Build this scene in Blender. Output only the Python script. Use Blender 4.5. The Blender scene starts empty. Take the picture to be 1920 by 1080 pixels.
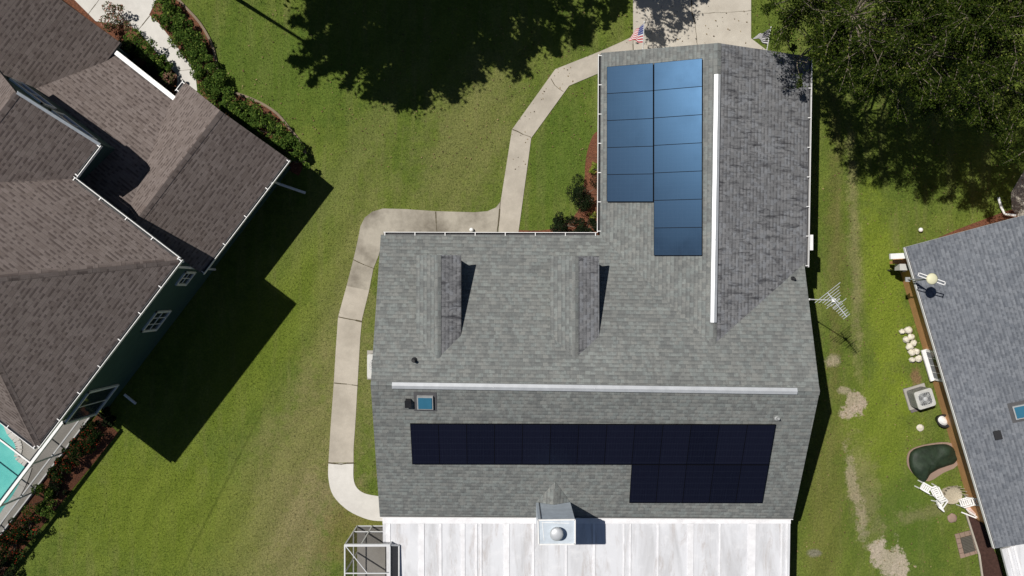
import bpy, bmesh, math, random
import numpy as np
from mathutils import Vector, Matrix, noise as mnoise
from math import radians as R
random.seed(7); RNG = np.random.default_rng(7)
sc = bpy.context.scene
col = sc.collection
# ------------------------------------------------------------------ camera, sky, sun
H = 35.0; F = 1550.0                       # camera height (m), focal length in photo pixels
cd = bpy.data.cameras.new('camera'); cam = bpy.data.objects.new('camera', cd); col.objects.link(cam)
cam.location = (0, 0, H); cd.sensor_width = 36; cd.lens = 36 * F / 1920; cd.clip_end = 2000
sc.camera = cam
SUN = Vector((-.479, .303, 1)).normalized()
w = bpy.data.worlds.new('World'); sc.world = w; w.use_nodes = True
wn = w.node_tree; sky = wn.nodes.new('ShaderNodeTexSky'); sky.sky_type = 'NISHITA'; sky.sun_disc = False; sky.air_density = .7; sky.dust_density = .3
sky.sun_elevation = math.asin(SUN.z); sky.sun_rotation = math.atan2(SUN.x, SUN.y)
bg = wn.nodes['Background']; bg.inputs[1].default_value = .05
wn.links.new(sky.outputs[0], bg.inputs[0])
sd = bpy.data.lights.new('sun', 'SUN'); sd.energy = 5.0; sd.angle = R(.5); sd.color = (1, .955, .89)
so = bpy.data.objects.new('sun', sd); col.objects.link(so)
so.rotation_euler = SUN.to_track_quat('Z', 'Y').to_euler()
sc.view_settings.view_transform = 'Standard'; sc.view_settings.look = 'None'
sc.view_settings.exposure = -0.15; sc.view_settings.gamma = 1

# ------------------------------------------------------------------ measuring helpers
def W(u, v, h=0.0):
    """photo pixel + height above ground -> world point"""
    k = (H - h) / F
    return Vector(((u - 960) * k, (540 - v) * k, h))
class Plane:
    def __init__(s, a, b, c):
        s.n = (b - a).cross(c - a).normalized(); s.p = a.copy()
        if s.n.z < 0: s.n = -s.n
    def on(s, u, v, off=0.0):
        d = Vector(((u - 960) / F, (540 - v) / F, -1)); o = Vector((0, 0, H)); p = s.p + s.n * off
        return o + d * ((p - o).dot(s.n) / d.dot(s.n))
    def z(s, x, y, off=0.0):
        return s.p.z - (s.n.x * (x - s.p.x) + s.n.y * (y - s.p.y)) / s.n.z + off
    def line(s, a, b):
        d = b - a; return a + d * ((s.p - a).dot(s.n) / d.dot(s.n))

# ------------------------------------------------------------------ node helpers
class NT:
    def __init__(s, name, rough=.8, spec=.3):
        s.m = bpy.data.materials.new(name); s.m.use_nodes = True; s.t = s.m.node_tree
        s.b = s.t.nodes['Principled BSDF']; s.b.inputs['Roughness'].default_value = rough
        s.b.inputs['Specular IOR Level'].default_value = spec
    def n(s, ty, **k):
        x = s.t.nodes.new('ShaderNode' + ty)
        for a, b in k.items(): setattr(x, a, b)
        return x
    def put(s, val, sock):
        if isinstance(val, bpy.types.NodeSocket): s.t.links.new(val, sock)
        elif isinstance(val, (tuple, list)) and len(val) == 3 and sock.type == 'RGBA': sock.default_value = (*val, 1)
        else: sock.default_value = val
    def pos(s): return s.n('NewGeometry').outputs['Position']
    def uv(s): return s.n('UVMap').outputs[0]
    def isl(s): return s.n('NewGeometry').outputs['Random Per Island']
    def map(s, vec, scale=(1, 1, 1), loc=(0, 0, 0), rot=0):
        m = s.n('Mapping'); s.put(vec, m.inputs[0]); m.inputs['Location'].default_value = loc
        m.inputs['Rotation'].default_value = (0, 0, rot); m.inputs['Scale'].default_value = scale; return m.outputs[0]
    def noise(s, vec, sc_, det=4, ro=.55, dist=0):
        m = s.n('TexNoise'); s.put(vec, m.inputs['Vector']); m.inputs['Scale'].default_value = sc_
        m.inputs['Detail'].default_value = det; m.inputs['Roughness'].default_value = ro
        m.inputs['Distortion'].default_value = dist; return m.outputs['Fac']
    def rng(s, v, a, b, c=0, d=1, smooth=False):
        m = s.n('MapRange'); s.put(v, m.inputs[0])
        if smooth: m.interpolation_type = 'SMOOTHSTEP'
        for i, x in enumerate((a, b, c, d)): m.inputs[i + 1].default_value = x
        return m.outputs[0]
    def math(s, op, a, b=0.0):
        m = s.n('Math', operation=op); s.put(a, m.inputs[0]); s.put(b, m.inputs[1]); return m.outputs[0]
    def mix(s, f, a, b, mode='MIX'):
        m = s.n('Mix', data_type='RGBA', blend_type=mode)
        s.put(f, m.inputs[0]); s.put(a, m.inputs[6]); s.put(b, m.inputs[7]); return m.outputs[2]
    def bump(s, hgt, strength=.3, dist=.02):
        m = s.n('Bump'); m.inputs['Strength'].default_value = strength; m.inputs['Distance'].default_value = dist
        s.put(hgt, m.inputs['Height']); s.t.links.new(m.outputs[0], s.b.inputs['Normal'])
    def col(s, c): s.put(c, s.b.inputs['Base Color']); return s.m
MATS = {}
def plain(name, c, rough=.6, spec=.3, var=.12, scale=6, metal=0, bump=0):
    """painted/moulded surface with slight blotchy weathering"""
    if name in MATS: return MATS[name]
    t = NT(name, rough, spec); t.b.inputs['Metallic'].default_value = metal
    n = t.noise(t.pos(), scale, 5, .6)
    cc = t.mix(t.rng(n, .3, .7), tuple(x * (1 - var) for x in c), tuple(min(1, x * (1 + var)) for x in c))
    t.col(cc)
    if bump: t.bump(t.noise(t.pos(), scale * 8), bump)
    MATS[name] = t.m; return t.m
def shingle(name, ca, cb, cdark, row=.14, wid=.30, dark=.35, streak=0.0, streakcol=(.03, .03, .035), tone=(.1, .1, .1)):
    t = NT(name, .92, .15); uv = t.uv()
    def brick(w_, r_, off, c1, c2, ms, bias=0):
        b = t.n('TexBrick'); t.put(off, b.inputs['Vector']); t.put(c1, b.inputs['Color1']); t.put(c2, b.inputs['Color2'])
        b.inputs['Mortar'].default_value = (0, 0, 0, 1); b.inputs['Scale'].default_value = 1
        b.inputs['Mortar Size'].default_value = ms; b.inputs['Mortar Smooth'].default_value = .3
        b.inputs['Bias'].default_value = bias; b.inputs['Brick Width'].default_value = w_; b.inputs['Row Height'].default_value = r_
        b.offset = .37; b.offset_frequency = 2; return b
    base = brick(wid, row, uv, ca, cb, 0.0)
    tab = brick(wid * .45, row, t.map(uv, loc=(.13, 0, 0)), (0, 0, 0), (1, 1, 1), 0.0)
    tab2 = brick(wid * .8, row, t.map(uv, loc=(.57, 0, 0)), (0, 0, 0), (1, 1, 1), 0.0)
    lines = brick(wid, row, uv, (1, 1, 1), (1, 1, 1), .010)
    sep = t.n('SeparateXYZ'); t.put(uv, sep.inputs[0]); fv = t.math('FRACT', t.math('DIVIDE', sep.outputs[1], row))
    c = base.outputs['Color']
    tb = t.n('RGBToBW'); t.put(tab.outputs['Color'], tb.inputs[0])
    t2 = t.n('RGBToBW'); t.put(tab2.outputs['Color'], t2.inputs[0])
    c = t.mix(t.rng(t2.outputs[0], .62, .72, 0, .35), c, tone)
    dash = t.math('MULTIPLY', t.rng(tb.outputs[0], .50, .60, 0, dark), t.rng(fv, .52, .40))
    c = t.mix(dash, c, cdark)
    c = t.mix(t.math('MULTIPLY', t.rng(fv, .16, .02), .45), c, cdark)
    big = t.noise(t.map(uv, (.35, .35, 1)), 1, 5, .6)
    c = t.mix(t.rng(big, .3, .7, 0, .5), c, t.mix(1.0, c, (.72, .72, .73), 'MULTIPLY'))
    gr = t.noise(uv, 38, 3, .7)
    c = t.mix(t.rng(gr, .3, .7, 0, .42), c, t.mix(1.0, c, (.52, .52, .52), 'MULTIPLY'))
    if streak:
        st = t.noise(t.map(uv, (6.0, 1.3, 1)), 1, 5, .7, .6)
        m2 = t.noise(t.map(uv, (.5, .5, 1)), 1, 2)
        f = t.math('MULTIPLY', t.rng(st, .5, .66, 0, streak), t.rng(m2, .3, .5))
        c = t.mix(f, c, streakcol)
    hgt = t.math('ADD', t.math('MULTIPLY', lines.outputs['Fac'], -1), t.math('MULTIPLY', gr, .6))
    t.bump(t.math('ADD', hgt, t.math('MULTIPLY', tb.outputs[0], .5)), .55, .02)
    t.col(c); return t.m
def siding(name, c, row=.18, var=.1):
    t = NT(name, .7, .3); sep = t.n('SeparateXYZ'); t.put(t.pos(), sep.inputs[0])
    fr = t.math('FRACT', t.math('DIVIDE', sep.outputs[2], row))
    n = t.noise(t.pos(), 2.5, 5)
    cc = t.mix(t.rng(n, .3, .7), tuple(x * (1 - var) for x in c), tuple(x * (1 + var) for x in c))
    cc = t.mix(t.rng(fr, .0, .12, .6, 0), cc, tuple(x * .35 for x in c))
    t.bump(fr, .6, .03); return t.col(cc)
def concrete(name, c, dirt=.35, dcol=(.16, .14, .11)):
    t = NT(name, .9, .2); p = t.pos()
    n1 = t.noise(p, .7, 6, .62); n2 = t.noise(p, 4, 6, .7); n3 = t.noise(p, 45, 2, .6)
    cc = t.mix(t.rng(n2, .3, .7, 0, 1), tuple(x * .88 for x in c), c)
    cc = t.mix(t.rng(n1, .42, .66, 0, dirt), cc, dcol)
    cc = t.mix(t.rng(n3, .35, .7, 0, .28), cc, tuple(x * .55 for x in c))
    t.bump(n3, .25, .01); return t.col(cc)
def leafmat(name, c1, c2, c3=None, p3=.0, trans=.25):
    t = NT(name, .75, .08); i = t.isl(); n = t.noise(t.pos(), 1.6, 2)
    cc = t.mix(i, c1, c2)
    cc = t.mix(t.rng(n, .35, .6, 0, .65), cc, tuple(x * .6 for x in c1))
    if c3 is not None:
        i2 = t.math('FRACT', t.math('MULTIPLY', i, 57.3))
        cc = t.mix(t.rng(i2, p3, p3 + .001, 1, 0), cc, c3)
    t.col(cc)
    tr = t.n('BsdfTranslucent'); t.put(cc, tr.inputs[0]); ms = t.n('MixShader'); ms.inputs[0].default_value = trans
    out = t.t.nodes['Material Output']
    t.t.links.new(t.b.outputs[0], ms.inputs[1]); t.t.links.new(tr.outputs[0], ms.inputs[2]); t.t.links.new(ms.outputs[0], out.inputs[0])
    return t.m

# ------------------------------------------------------------------ materials
M = {}
M['white'] = plain('white_paint', (.78, .78, .77), .45, .4, .06)
M['shadewhite'] = plain('shaded_white_trim', (.42, .46, .5), .5, .3, .1)  # white trim with the bluish tone of shade put into its colour
M['galv'] = plain('galvanised_metal', (.60, .62, .64), .42, .5, .1, 3, .35)
M['darkmetal'] = plain('dark_metal', (.05, .05, .055), .5, .4)
M['black'] = plain('black_plastic', (.018, .018, .02), .45, .4)
M['grey'] = plain('grey_metal', (.33, .34, .34), .5, .4)
M['acgrey'] = plain('condenser_paint', (.5, .5, .48), .5, .4, .08)
M['brown'] = plain('dark_brown_wood', (.055, .028, .022), .75, .2, .3, 9)
M['soffit'] = plain('soffit', (.55, .55, .53), .7, .2)
M['dgedge'] = plain('shingle_edge', (.09, .09, .095), .9, .1)
M['teal'] = siding('teal_siding', (.045, .092, .086))
M['tan'] = siding('tan_siding', (.60, .33, .15), .2)
M['cream'] = siding('cream_siding', (.5, .46, .38))
M['grey_shingle'] = shingle('grey_shingle', (.178, .188, .184), (.262, .270, .256), (.11, .114, .116), .15, .22, .38, .30, (.10, .10, .10), (.29, .33, .32))
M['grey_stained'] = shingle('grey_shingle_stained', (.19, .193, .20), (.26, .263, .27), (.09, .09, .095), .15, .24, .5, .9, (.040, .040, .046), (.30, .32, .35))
M['brown_shingle'] = shingle('brown_shingle', (.175, .143, .130), (.220, .184, .170), (.075, .058, .054), .15, .26, .62, 0.0, tone=(.25, .21, .195))
M['slate_shingle'] = shingle('slate_shingle', (.16, .175, .20), (.22, .235, .26), (.085, .094, .112), .14, .22, .5, 0.0, tone=(.27, .29, .32))
M['concrete'] = concrete('path_concrete', (.50, .455, .385))
M['concrete_dirty'] = concrete('stained_concrete', (.43, .395, .33), .95, (.17, .15, .12))
M['concrete_new'] = concrete('pale_concrete', (.68, .66, .62), .25, (.35, .33, .3))
M['drive'] = concrete('driveway_concrete', (.54, .50, .43), .3, (.27, .23, .18))
M['deck'] = concrete('deck_concrete', (.42, .40, .37), .3)
M['paver'] = concrete('pink_paver', (.32, .225, .18), .6, (.2, .16, .11))
M['curb'] = concrete('border_stone', (.26, .20, .14), .5)
M['joint'] = plain('joint_dirt', (.10, .085, .055), .95, .1, .3, 20)
t = NT('mulch', .95, .1); p = t.pos(); n1 = t.noise(p, 22, 5, .75); n2 = t.noise(p, 1.4, 4)
c = t.mix(t.rng(n1, .35, .65), (.05, .022, .014), (.30, .125, .07)); c = t.mix(t.rng(n2, .4, .7, 0, .6), c, (.12, .06, .04))
t.bump(n1, .9, .05); M['mulch'] = t.col(c)
t = NT('pool_water', .05, .5); p = t.pos(); n1 = t.noise(p, 1.2, 3)
t.col(t.mix(t.rng(n1, .3, .7), (.11, .50, .47), (.20, .66, .60))); t.bump(t.noise(p, 6, 2), .08, .02); M['pool'] = t.m
def glass(name, c, rough=.08):
    t = NT(name, rough, .6); n = t.noise(t.pos(), 2, 2); t.col(t.mix(n, c, tuple(x * 1.5 for x in c))); return t.m
M['pane'] = glass('window_glass', (.02, .03, .04)); M['skyglass'] = glass('skylight_glass', (.03, .12, .19), .12)
M['tarp'] = plain('green_tarp', (.020, .034, .020), .55, .3, .4, 4, 0, .6)
M['stone'] = plain('white_rock', (.66, .62, .52), .85, .2, .2, 8, 0, .5)
t = NT('solar_glass', .27, .32); i = t.n('ObjectInfo').outputs['Random']; uv = t.uv()
c = t.mix(i, (.004, .004, .009), (.007, .007, .015))
fine = t.noise(t.map(uv, (60, 2, 1)), 1, 2, .6); c = t.mix(t.rng(fine, .35, .65, 0, .5), c, (.010, .012, .024)); su = t.n('SeparateXYZ'); t.put(uv, su.inputs[0])
for k_, ax_, w_ in ((6.0, 1, .035), (10.0 / 1.8, 0, .03)):
    fr_ = t.math('ABSOLUTE', t.math('SUBTRACT', t.math('FRACT', t.math('MULTIPLY', su.outputs[ax_], k_)), .5)); c = t.mix(t.rng(fr_, .5 - w_ * 1.6, .5 - w_ * .6, 0, .2), c, (.028, .034, .05))
t.b.inputs['Specular Tint'].default_value = (.26, .56, 1, 1); t.put(t.math('ADD', t.rng(t.noise(t.pos(), .9, 4), .3, .7, .25, .31), t.math('MULTIPLY', i, .05)), t.b.inputs['Roughness'])
M['solar'] = t.col(c)
M['solarframe'] = plain('solar_frame', (.0025, .0025, .004), .6, .08)
def screenmat(name, op):
    t = NT(name, .8, .1); t.col((.02, .02, .022)); tr = t.n('BsdfTransparent'); ms = t.n('MixShader'); ms.inputs[0].default_value = op
    t.t.links.new(tr.outputs[0], ms.inputs[1]); t.t.links.new(t.b.outputs[0], ms.inputs[2]); t.t.links.new(ms.outputs[0], t.t.nodes['Material Output'].inputs[0]); return t.m
M['screen'] = screenmat('screen_mesh', .45); M['screenroof'] = screenmat('screen_roof_mesh', .12)
t = NT('white_panel_roof', .5, .35); p = t.pos(); n1 = t.noise(t.map(p, (1.4, .22, 1)), 1, 5, .65, .8); n2 = t.noise(p, 2.2, 6, .7)
c = t.mix(t.rng(n1, .45, .7, 0, .7), (.66, .67, .70), (.42, .42, .43)); c = t.mix(t.rng(n2, .52, .72, 0, .45), c, (.80, .80, .82)); c = t.mix(t.rng(t.noise(t.map(p, (2.4, .5, 1)), 1, 7, .78, .6), .52, .68, 0, .6), c, (.38, .33, .30))
M['panelroof'] = t.col(c)
M['bark'] = plain('bark', (.20, .17, .135), .9, .1, .35, 6, 0, .5)
M['oakleaf'] = leafmat('oak_leaf', (.014, .030, .003), (.064, .092, .010), (.14, .16, .03), .05, .15)
M['shrubleaf'] = leafmat('shrub_leaf', (.045, .095, .014), (.12, .20, .035), (.20, .27, .05), .15)
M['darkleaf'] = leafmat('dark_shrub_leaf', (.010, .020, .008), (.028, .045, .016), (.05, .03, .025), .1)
M['redleaf'] = leafmat('red_flower_leaf', (.02, .045, .010), (.05, .085, .022), (.50, .06, .03), .09)
M['pinkleaf'] = leafmat('pink_shrub_leaf', (.06, .09, .025), (.14, .15, .06), (.40, .20, .16), .4)
M['limeleaf'] = leafmat('lime_leaf', (.12, .19, .02), (.32, .40, .05), (.4, .35, .1), .2)

# ------------------------------------------------------------------ mesh builder
class MB:
    def __init__(s): s.v = []; s.f = []; s.mi = []; s.uv = {}
    def face(s, pts, m=0, uv=None):
        i = len(s.v); s.v += [tuple(p) for p in pts]; s.f.append(tuple(range(i, i + len(pts)))); s.mi.append(m)
        if uv: s.uv[len(s.f) - 1] = uv
    def box(s, c, sx, sy, sz, ax=None, m=0):
        """c centre, full sizes, ax = (x,y,z) axis vectors"""
        ax = ax or (Vector((1, 0, 0)), Vector((0, 1, 0)), Vector((0, 0, 1))); c = Vector(c)
        P = [[[c + ax[0] * sx * i + ax[1] * sy * j + ax[2] * sz * k for k in (-.5, .5)] for j in (-.5, .5)] for i in (-.5, .5)]
        q = lambda *a: s.face([P[i][j][k] for i, j, k in a], m)
        q((0,0,0),(0,1,0),(1,1,0),(1,0,0)); q((0,0,1),(1,0,1),(1,1,1),(0,1,1)); q((0,0,0),(1,0,0),(1,0,1),(0,0,1))
        q((1,0,0),(1,1,0),(1,1,1),(1,0,1)); q((1,1,0),(0,1,0),(0,1,1),(1,1,1)); q((0,1,0),(0,0,0),(0,0,1),(0,1,1)); return s
    def bar(s, a, b, w_=.05, h_=.05, m=0, up=Vector((0, 0, 1))):
        a, b = Vector(a), Vector(b); x = (b - a); L = x.length; x.normalize()
        if abs(x.dot(up)) > .98: up = Vector((0, 1, 0))
        y = up.cross(x).normalized(); z = x.cross(y); return s.box((a + b) / 2, L, w_, h_, (x, y, z), m)
    def tube(s, pts, rs, n=8, m=0, caps=True):
        pts = [Vector(p) for p in pts]
        if not isinstance(rs, (list, tuple)): rs = [rs] * len(pts)
        base = len(s.v)
        for i, p in enumerate(pts):
            d = (pts[min(i + 1, len(pts) - 1)] - pts[max(i - 1, 0)]).normalized()
            u = d.cross(Vector((0, 0, 1)) if abs(d.z) < .9 else Vector((0, 1, 0))).normalized(); v_ = d.cross(u)
            for k in range(n):
                a = 2 * math.pi * k / n; s.v.append(tuple(p + (u * math.cos(a) + v_ * math.sin(a)) * rs[i]))
        for i in range(len(pts) - 1):
            for k in range(n):
                a = base + i * n + k; b = base + i * n + (k + 1) % n; s.f.append((a, b, b + n, a + n)); s.mi.append(m)
        if caps:
            s.f.append(tuple(base + k for k in range(n))[::-1]); s.mi.append(m)
            s.f.append(tuple(base + (len(pts) - 1) * n + k for k in range(n))); s.mi.append(m)
        return s
    def lathe(s, c, prof, n=20, m=0, sx=1, sy=1, rot=0):
        base = len(s.v); c = Vector(c); cr, sr = math.cos(rot), math.sin(rot)
        for r, z in prof:
            for k in range(n):
                a = 2 * math.pi * k / n; x = r * math.cos(a) * sx; y = r * math.sin(a) * sy
                s.v.append((c.x + x * cr - y * sr, c.y + x * sr + y * cr, c.z + z))
        for i in range(len(prof) - 1):
            for k in range(n):
                a = base + i * n + k; b = base + i * n + (k + 1) % n; s.f.append((a, b, b + n, a + n)); s.mi.append(m)
        s.f.append(tuple(base + (len(prof) - 1) * n + k for k in range(n))); s.mi.append(m); return s
    def prism(s, poly, z0, z1, m=0, mside=None):
        """closed vertical prism over 2-D outline (list of Vectors)"""
        mside = m if mside is None else mside
        A = sum(poly[i].x * poly[(i + 1) % len(poly)].y - poly[(i + 1) % len(poly)].x * poly[i].y for i in range(len(poly)))
        if A < 0: poly = poly[::-1]
        s.face([(p.x, p.y, z1) for p in poly], m)
        for i, p in enumerate(poly):
            q = poly[(i + 1) % len(poly)]; s.face([(p.x, p.y, z0), (q.x, q.y, z0), (q.x, q.y, z1), (p.x, p.y, z1)], mside)
        return s
    def build(s, name, mats, parent=None, smooth=False):
        me = bpy.data.meshes.new(name); me.from_pydata(s.v, [], s.f)
        mats = mats if isinstance(mats, (list, tuple)) else [mats]
        for x in mats: me.materials.append(x)
        me.polygons.foreach_set('material_index', s.mi)
        if s.uv:
            l = me.uv_layers.new(name='UVMap')
            for fi, uvs in s.uv.items():
                for li, x in zip(me.polygons[fi].loop_indices, uvs): l.data[li].uv = x
        if smooth: me.polygons.foreach_set('use_smooth', [True] * len(me.polygons))
        me.update(); o = bpy.data.objects.new(name, me); col.objects.link(o)
        if parent is not None:
            o.parent = parent; o.matrix_parent_inverse = Matrix.Translation(-parent_loc(parent))
        return o
def parent_loc(p):
    l = Vector(p.location)
    return l
def tag(o, label=None, cat=None, group=None, kind=None):
    if label: o['label'] = label
    if cat: o['category'] = cat
    if group: o['group'] = group
    if kind: o['kind'] = kind
    return o
def thing(name, loc, label, cat, group=None):
    o = bpy.data.objects.new(name, None); col.objects.link(o); o.location = loc; o.empty_display_size = .3
    return tag(o, label, cat, group)
def struct(mb, name, m): return tag(mb.build(name, m), kind='structure')
def slopes(polys, thick=.16, uvoff=0):
    """roof slabs: each polygon gets metre UVs (x along the eave, y up the slope); sides only on outer edges. slot 0 shingle, slot 1 edge"""
    mb = MB(); key = lambda p: (round(p.x, 2), round(p.y, 2), round(p.z, 2)); cnt = {}
    for po in polys:
        for i in range(len(po)):
            e = frozenset((key(po[i]), key(po[(i + 1) % len(po)]))); cnt[e] = cnt.get(e, 0) + 1
    for j, po in enumerate(polys):
        n = Vector((0, 0, 0))
        for i in range(len(po)): n += po[i].cross(po[(i + 1) % len(po)])
        if n.z < 0: po = po[::-1]; n = -n
        n.normalize(); up = (Vector((0, 0, 1)) - n * n.z).normalized(); al = up.cross(n)
        mb.face(po, 0, [(p.dot(al) + uvoff + j * 3.7, p.dot(up) + j * .05) for p in po])
        lo = [p - Vector((0, 0, thick)) for p in po]; mb.face(lo[::-1], 1)
        for i in range(len(po)):
            k = (i + 1) % len(po)
            if cnt[frozenset((key(po[i]), key(po[k])))] == 1: mb.face([lo[i], lo[k], po[k], po[i]], 1)
    return mb
def ridge_caps(a, b, m, parent, wid=.28, sl=.42):
    """row of cap shingles over a ridge or hip"""
    mb = MB(); a, b = Vector(a), Vector(b); d = (b - a); L = d.length; d.normalize(); y = Vector((0, 0, 1)).cross(d).normalized(); z = d.cross(y)
    n = max(1, int(L / .28)); st = L / n
    for i in range(n):
        p = a + d * (i * st); q = a + d * ((i + 1) * st); t0 = z * .012; t1 = z * .022
        for sgn in (-1, 1):
            e = y * sgn * wid / 2 - z * wid * .5 * sl
            pts = [p + t0, q + t1, q + t1 + e, p + t0 + e]
            if sgn > 0: pts = pts[::-1]
            o = random.random() * 5
            mb.face(pts, 0, [(o, 0), (o + .12, 0), (o + .12, .12), (o, .12)])
        mb.face([q + t1 + y * wid / 2 - z * wid * .5 * sl, q + t1, q + t1 - y * wid / 2 - z * wid * .5 * sl, q - z * .03], 0)
    return mb.build('ridge_cap', m, parent)
def gutter(a, b, out, parent, w_=.10, ends=True, brackets=True, mat=None):
    """U-shaped gutter along a-b, out = outward unit vector"""
    a, b = Vector(a), Vector(b); d = (b - a).normalized(); out = Vector((out.x, out.y, 0)).normalized(); mb = MB(); z = Vector((0, 0, 1))
    mb.box((a + b) / 2 + out * w_ + z * -.06, (b - a).length, .022, .14, (d, out, z))
    mb.box((a + b) / 2 + out * (w_ / 2 + .01) + z * -.125, (b - a).length, w_, .014, (d, out, z), 1)
    mb.box((a + b) / 2 + out * .016 + z * -.07, (b - a).length, .016, .11, (d, out, z), 1)
    if brackets:
        L = (b - a).length; n = max(1, int(L / 1.15))
        for i in range(n + 1):
            p = a + d * (.06 + i * (L - .12) / n); mb.box(p + out * (w_ * .30) + z * .005, (.03), w_ * 1.2, .02, (d, out, z))
    return mb.build('gutter', [mat or M['white'], M['darkmetal']], parent)
def curve(pts, n=4, closed=False):
    """Catmull-Rom through 2-D points"""
    out = []; P = pts; N = len(P)
    for i in range(N if closed else N - 1):
        g = lambda k: P[k % N] if closed else P[max(0, min(N - 1, k))]
        p0, p1, p2, p3 = g(i - 1), g(i), g(i + 1), g(i + 2)
        for j in range(n):
            t_ = j / n; out.append(tuple(.5 * (2 * p1[c_] + (p2[c_] - p0[c_]) * t_ + (2 * p0[c_] - 5 * p1[c_] + 4 * p2[c_] - p3[c_]) * t_ ** 2 + (3 * p1[c_] - p0[c_] - 3 * p2[c_] + p3[c_]) * t_ ** 3) for c_ in (0, 1)))
    if not closed: out.append(P[-1])
    return out
NOGRASS = []
def sheet(name, px, z1, m, z0=0.0):
    NOGRASS.append([W(u, v).xy[:] for u, v in px])
    return struct(MB().prism([W(u, v) for u, v in px], z0 - .05, z1), name, m)

# ------------------------------------------------------------------ ground
t = NT('lawn_grass', .95, .12); p = t.pos()
fine = t.noise(p, 13, 5, .8); mid = t.noise(p, 3.2, 5, .65); big = t.noise(p, .28, 4, .6, .5)
strk = t.noise(t.map(p, (2.2, .22, 1), rot=R(-34)), 1, 5, .6, .4)
g_dark, g_mid, g_lite, g_dull = (.076, .122, .020), (.128, .178, .030), (.165, .212, .040), (.195, .198, .075)
c = t.mix(t.rng(mid, .32, .68), g_dark, g_mid)
c = t.mix(t.rng(big, .4, .65, 0, .7), c, g_lite)
c = t.mix(t.rng(strk, .48, .68, 0, .45), c, g_dull)
dn = t.noise(p, 1.3, 5, .7)
def patch(c, u, v, ru, rv, rot, cc, amt=1.0, soft=.5, rag=.9, grain=0.0):
    q = W(u, v); sx, sy = F / H / ru, F / H / rv
    s1 = t.n('VectorMath', operation='SUBTRACT'); t.put(p, s1.inputs[0]); s1.inputs[1].default_value = q
    vr = t.n('VectorRotate', rotation_type='Z_AXIS'); t.put(s1.outputs[0], vr.inputs[0]); vr.inputs['Angle'].default_value = R(rot)
    s2 = t.n('VectorMath', operation='MULTIPLY'); t.put(vr.outputs[0], s2.inputs[0]); s2.inputs[1].default_value = (sx, sy, 0)
    s3 = t.n('VectorMath', operation='LENGTH'); t.put(s2.outputs[0], s3.inputs[0])
    d = t.math('ADD', s3.outputs['Value'], t.math('MULTIPLY', t.math('SUBTRACT', dn, .5), rag * 2.6)); d = t.math('ADD', d, t.math('MULTIPLY', t.math('SUBTRACT', mid, .5), rag * 1.2))
    if grain: d = t.math('ADD', d, t.math('MULTIPLY', t.math('SUBTRACT', fine, .5), grain))
    return t.mix(t.rng(d, 1 + soft, 1 - soft, 0, amt, True), c, cc)
olive, bright, lush, sand, tanp = (.225, .215, .090), (.190, .250, .028), (.086, .150, .022), (.42, .36, .28), (.28, .24, .14)
# broad tones (rotation: degrees clockwise of the long axis in the photo)
c = patch(c, 545, 900, 80, 330, 30, olive, .7, .7)
c = patch(c, 560, 1010, 60, 120, 30, (.27, .225, .13), .55, .8, 1.2, 1.2)
c = patch(c, 640, 540, 45, 220, 14, olive, .45, .7)
c = patch(c, 880, 260, 70, 170, 24, olive, .5, .7)
c = patch(c, 640, 330, 26, 230, 32, (.165, .19, .06), .5, .6)
c = patch(c, 480, 150, 150, 110, 0, lush, .5, .6)
c = patch(c, 1060, 290, 60, 120, 15, lush, .5, .6)
c = patch(c, 300, 960, 190, 120, 25, (.15, .20, .022), .6, .6)
c = patch(c, 500, 640, 60, 200, 32, (.14, .19, .02), .5, .6)
c = patch(c, 1660, 560, 38, 190, -9, bright, .75, .5)
c = patch(c, 1650, 800, 60, 110, 0, bright, .6, .5)
c = patch(c, 1700, 1000, 60, 110, 0, lush, .5, .6)
c = patch(c, 1604, 480, 9, 190, -2, tanp, .5, .9, 1.6, 2.2)
c = patch(c, 1566, 470, 13, 250, 0, (.17, .14, .06), .45, .9, 1.4, 2.0)
c = patch(c, 680, 1000, 80, 60, 0, (.19, .16, .05), .5, .5)
c = patch(c, 1545, 960, 34, 200, 2, (.17, .165, .05), .5, .7)
c = patch(c, 1600, 905, 8, 40, -12, sand, .6, .7, 2.0, 2.2)
c = patch(c, 1618, 980, 9, 45, -5, sand, .55, .8, 2.0, 2.2)
c = patch(c, 1625, 930, 22, 90, -8, tanp, .4, .8, 1.6, 1.5)
c = patch(c, 1590, 770, 17, 14, 0, sand, .95, .25, 1.3, .8)
c = patch(c, 1604, 752, 14, 26, -20, sand, .95, .25, 1.3, .8)
c = patch(c, 1585, 732, 12, 7, 0, sand, .7, .4, 1.3, .8)
c = patch(c, 1668, 1055, 26, 40, -45, (.44, .39, .31), .95, .25, 1.4, .8)
c = patch(c, 1645, 1025, 16, 14, 0, (.44, .39, .31), .8, .3, 1.4, .8)
c = patch(c, 1562, 676, 12, 9, 0, sand, .6, .5, 1.2, .9)
c = patch(c, 1718, 706, 11, 22, -15, (.22, .13, .08), .8, .4, 1.2, .8)
c = patch(c, 1527, 1037, 13, 7, 0, (.24, .22, .21), .6, .4, .6)
c = patch(c, 1735, 960, 50, 12, -15, tanp, .4, .6, 1.4, 1.0)
c = patch(c, 407, 937, 2.5, 150, 27, (.06, .085, .012), .5, .8, .5, .8)
sx_ = t.n('VectorMath', operation='DOT_PRODUCT'); t.put(p, sx_.inputs[0]); sx_.inputs[1].default_value = (.84, -.54, 0)
ph = t.math('ADD', t.math('MULTIPLY', sx_.outputs['Value'], 4.6), t.math('MULTIPLY', t.noise(p, .35, 3), 9))
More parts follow.
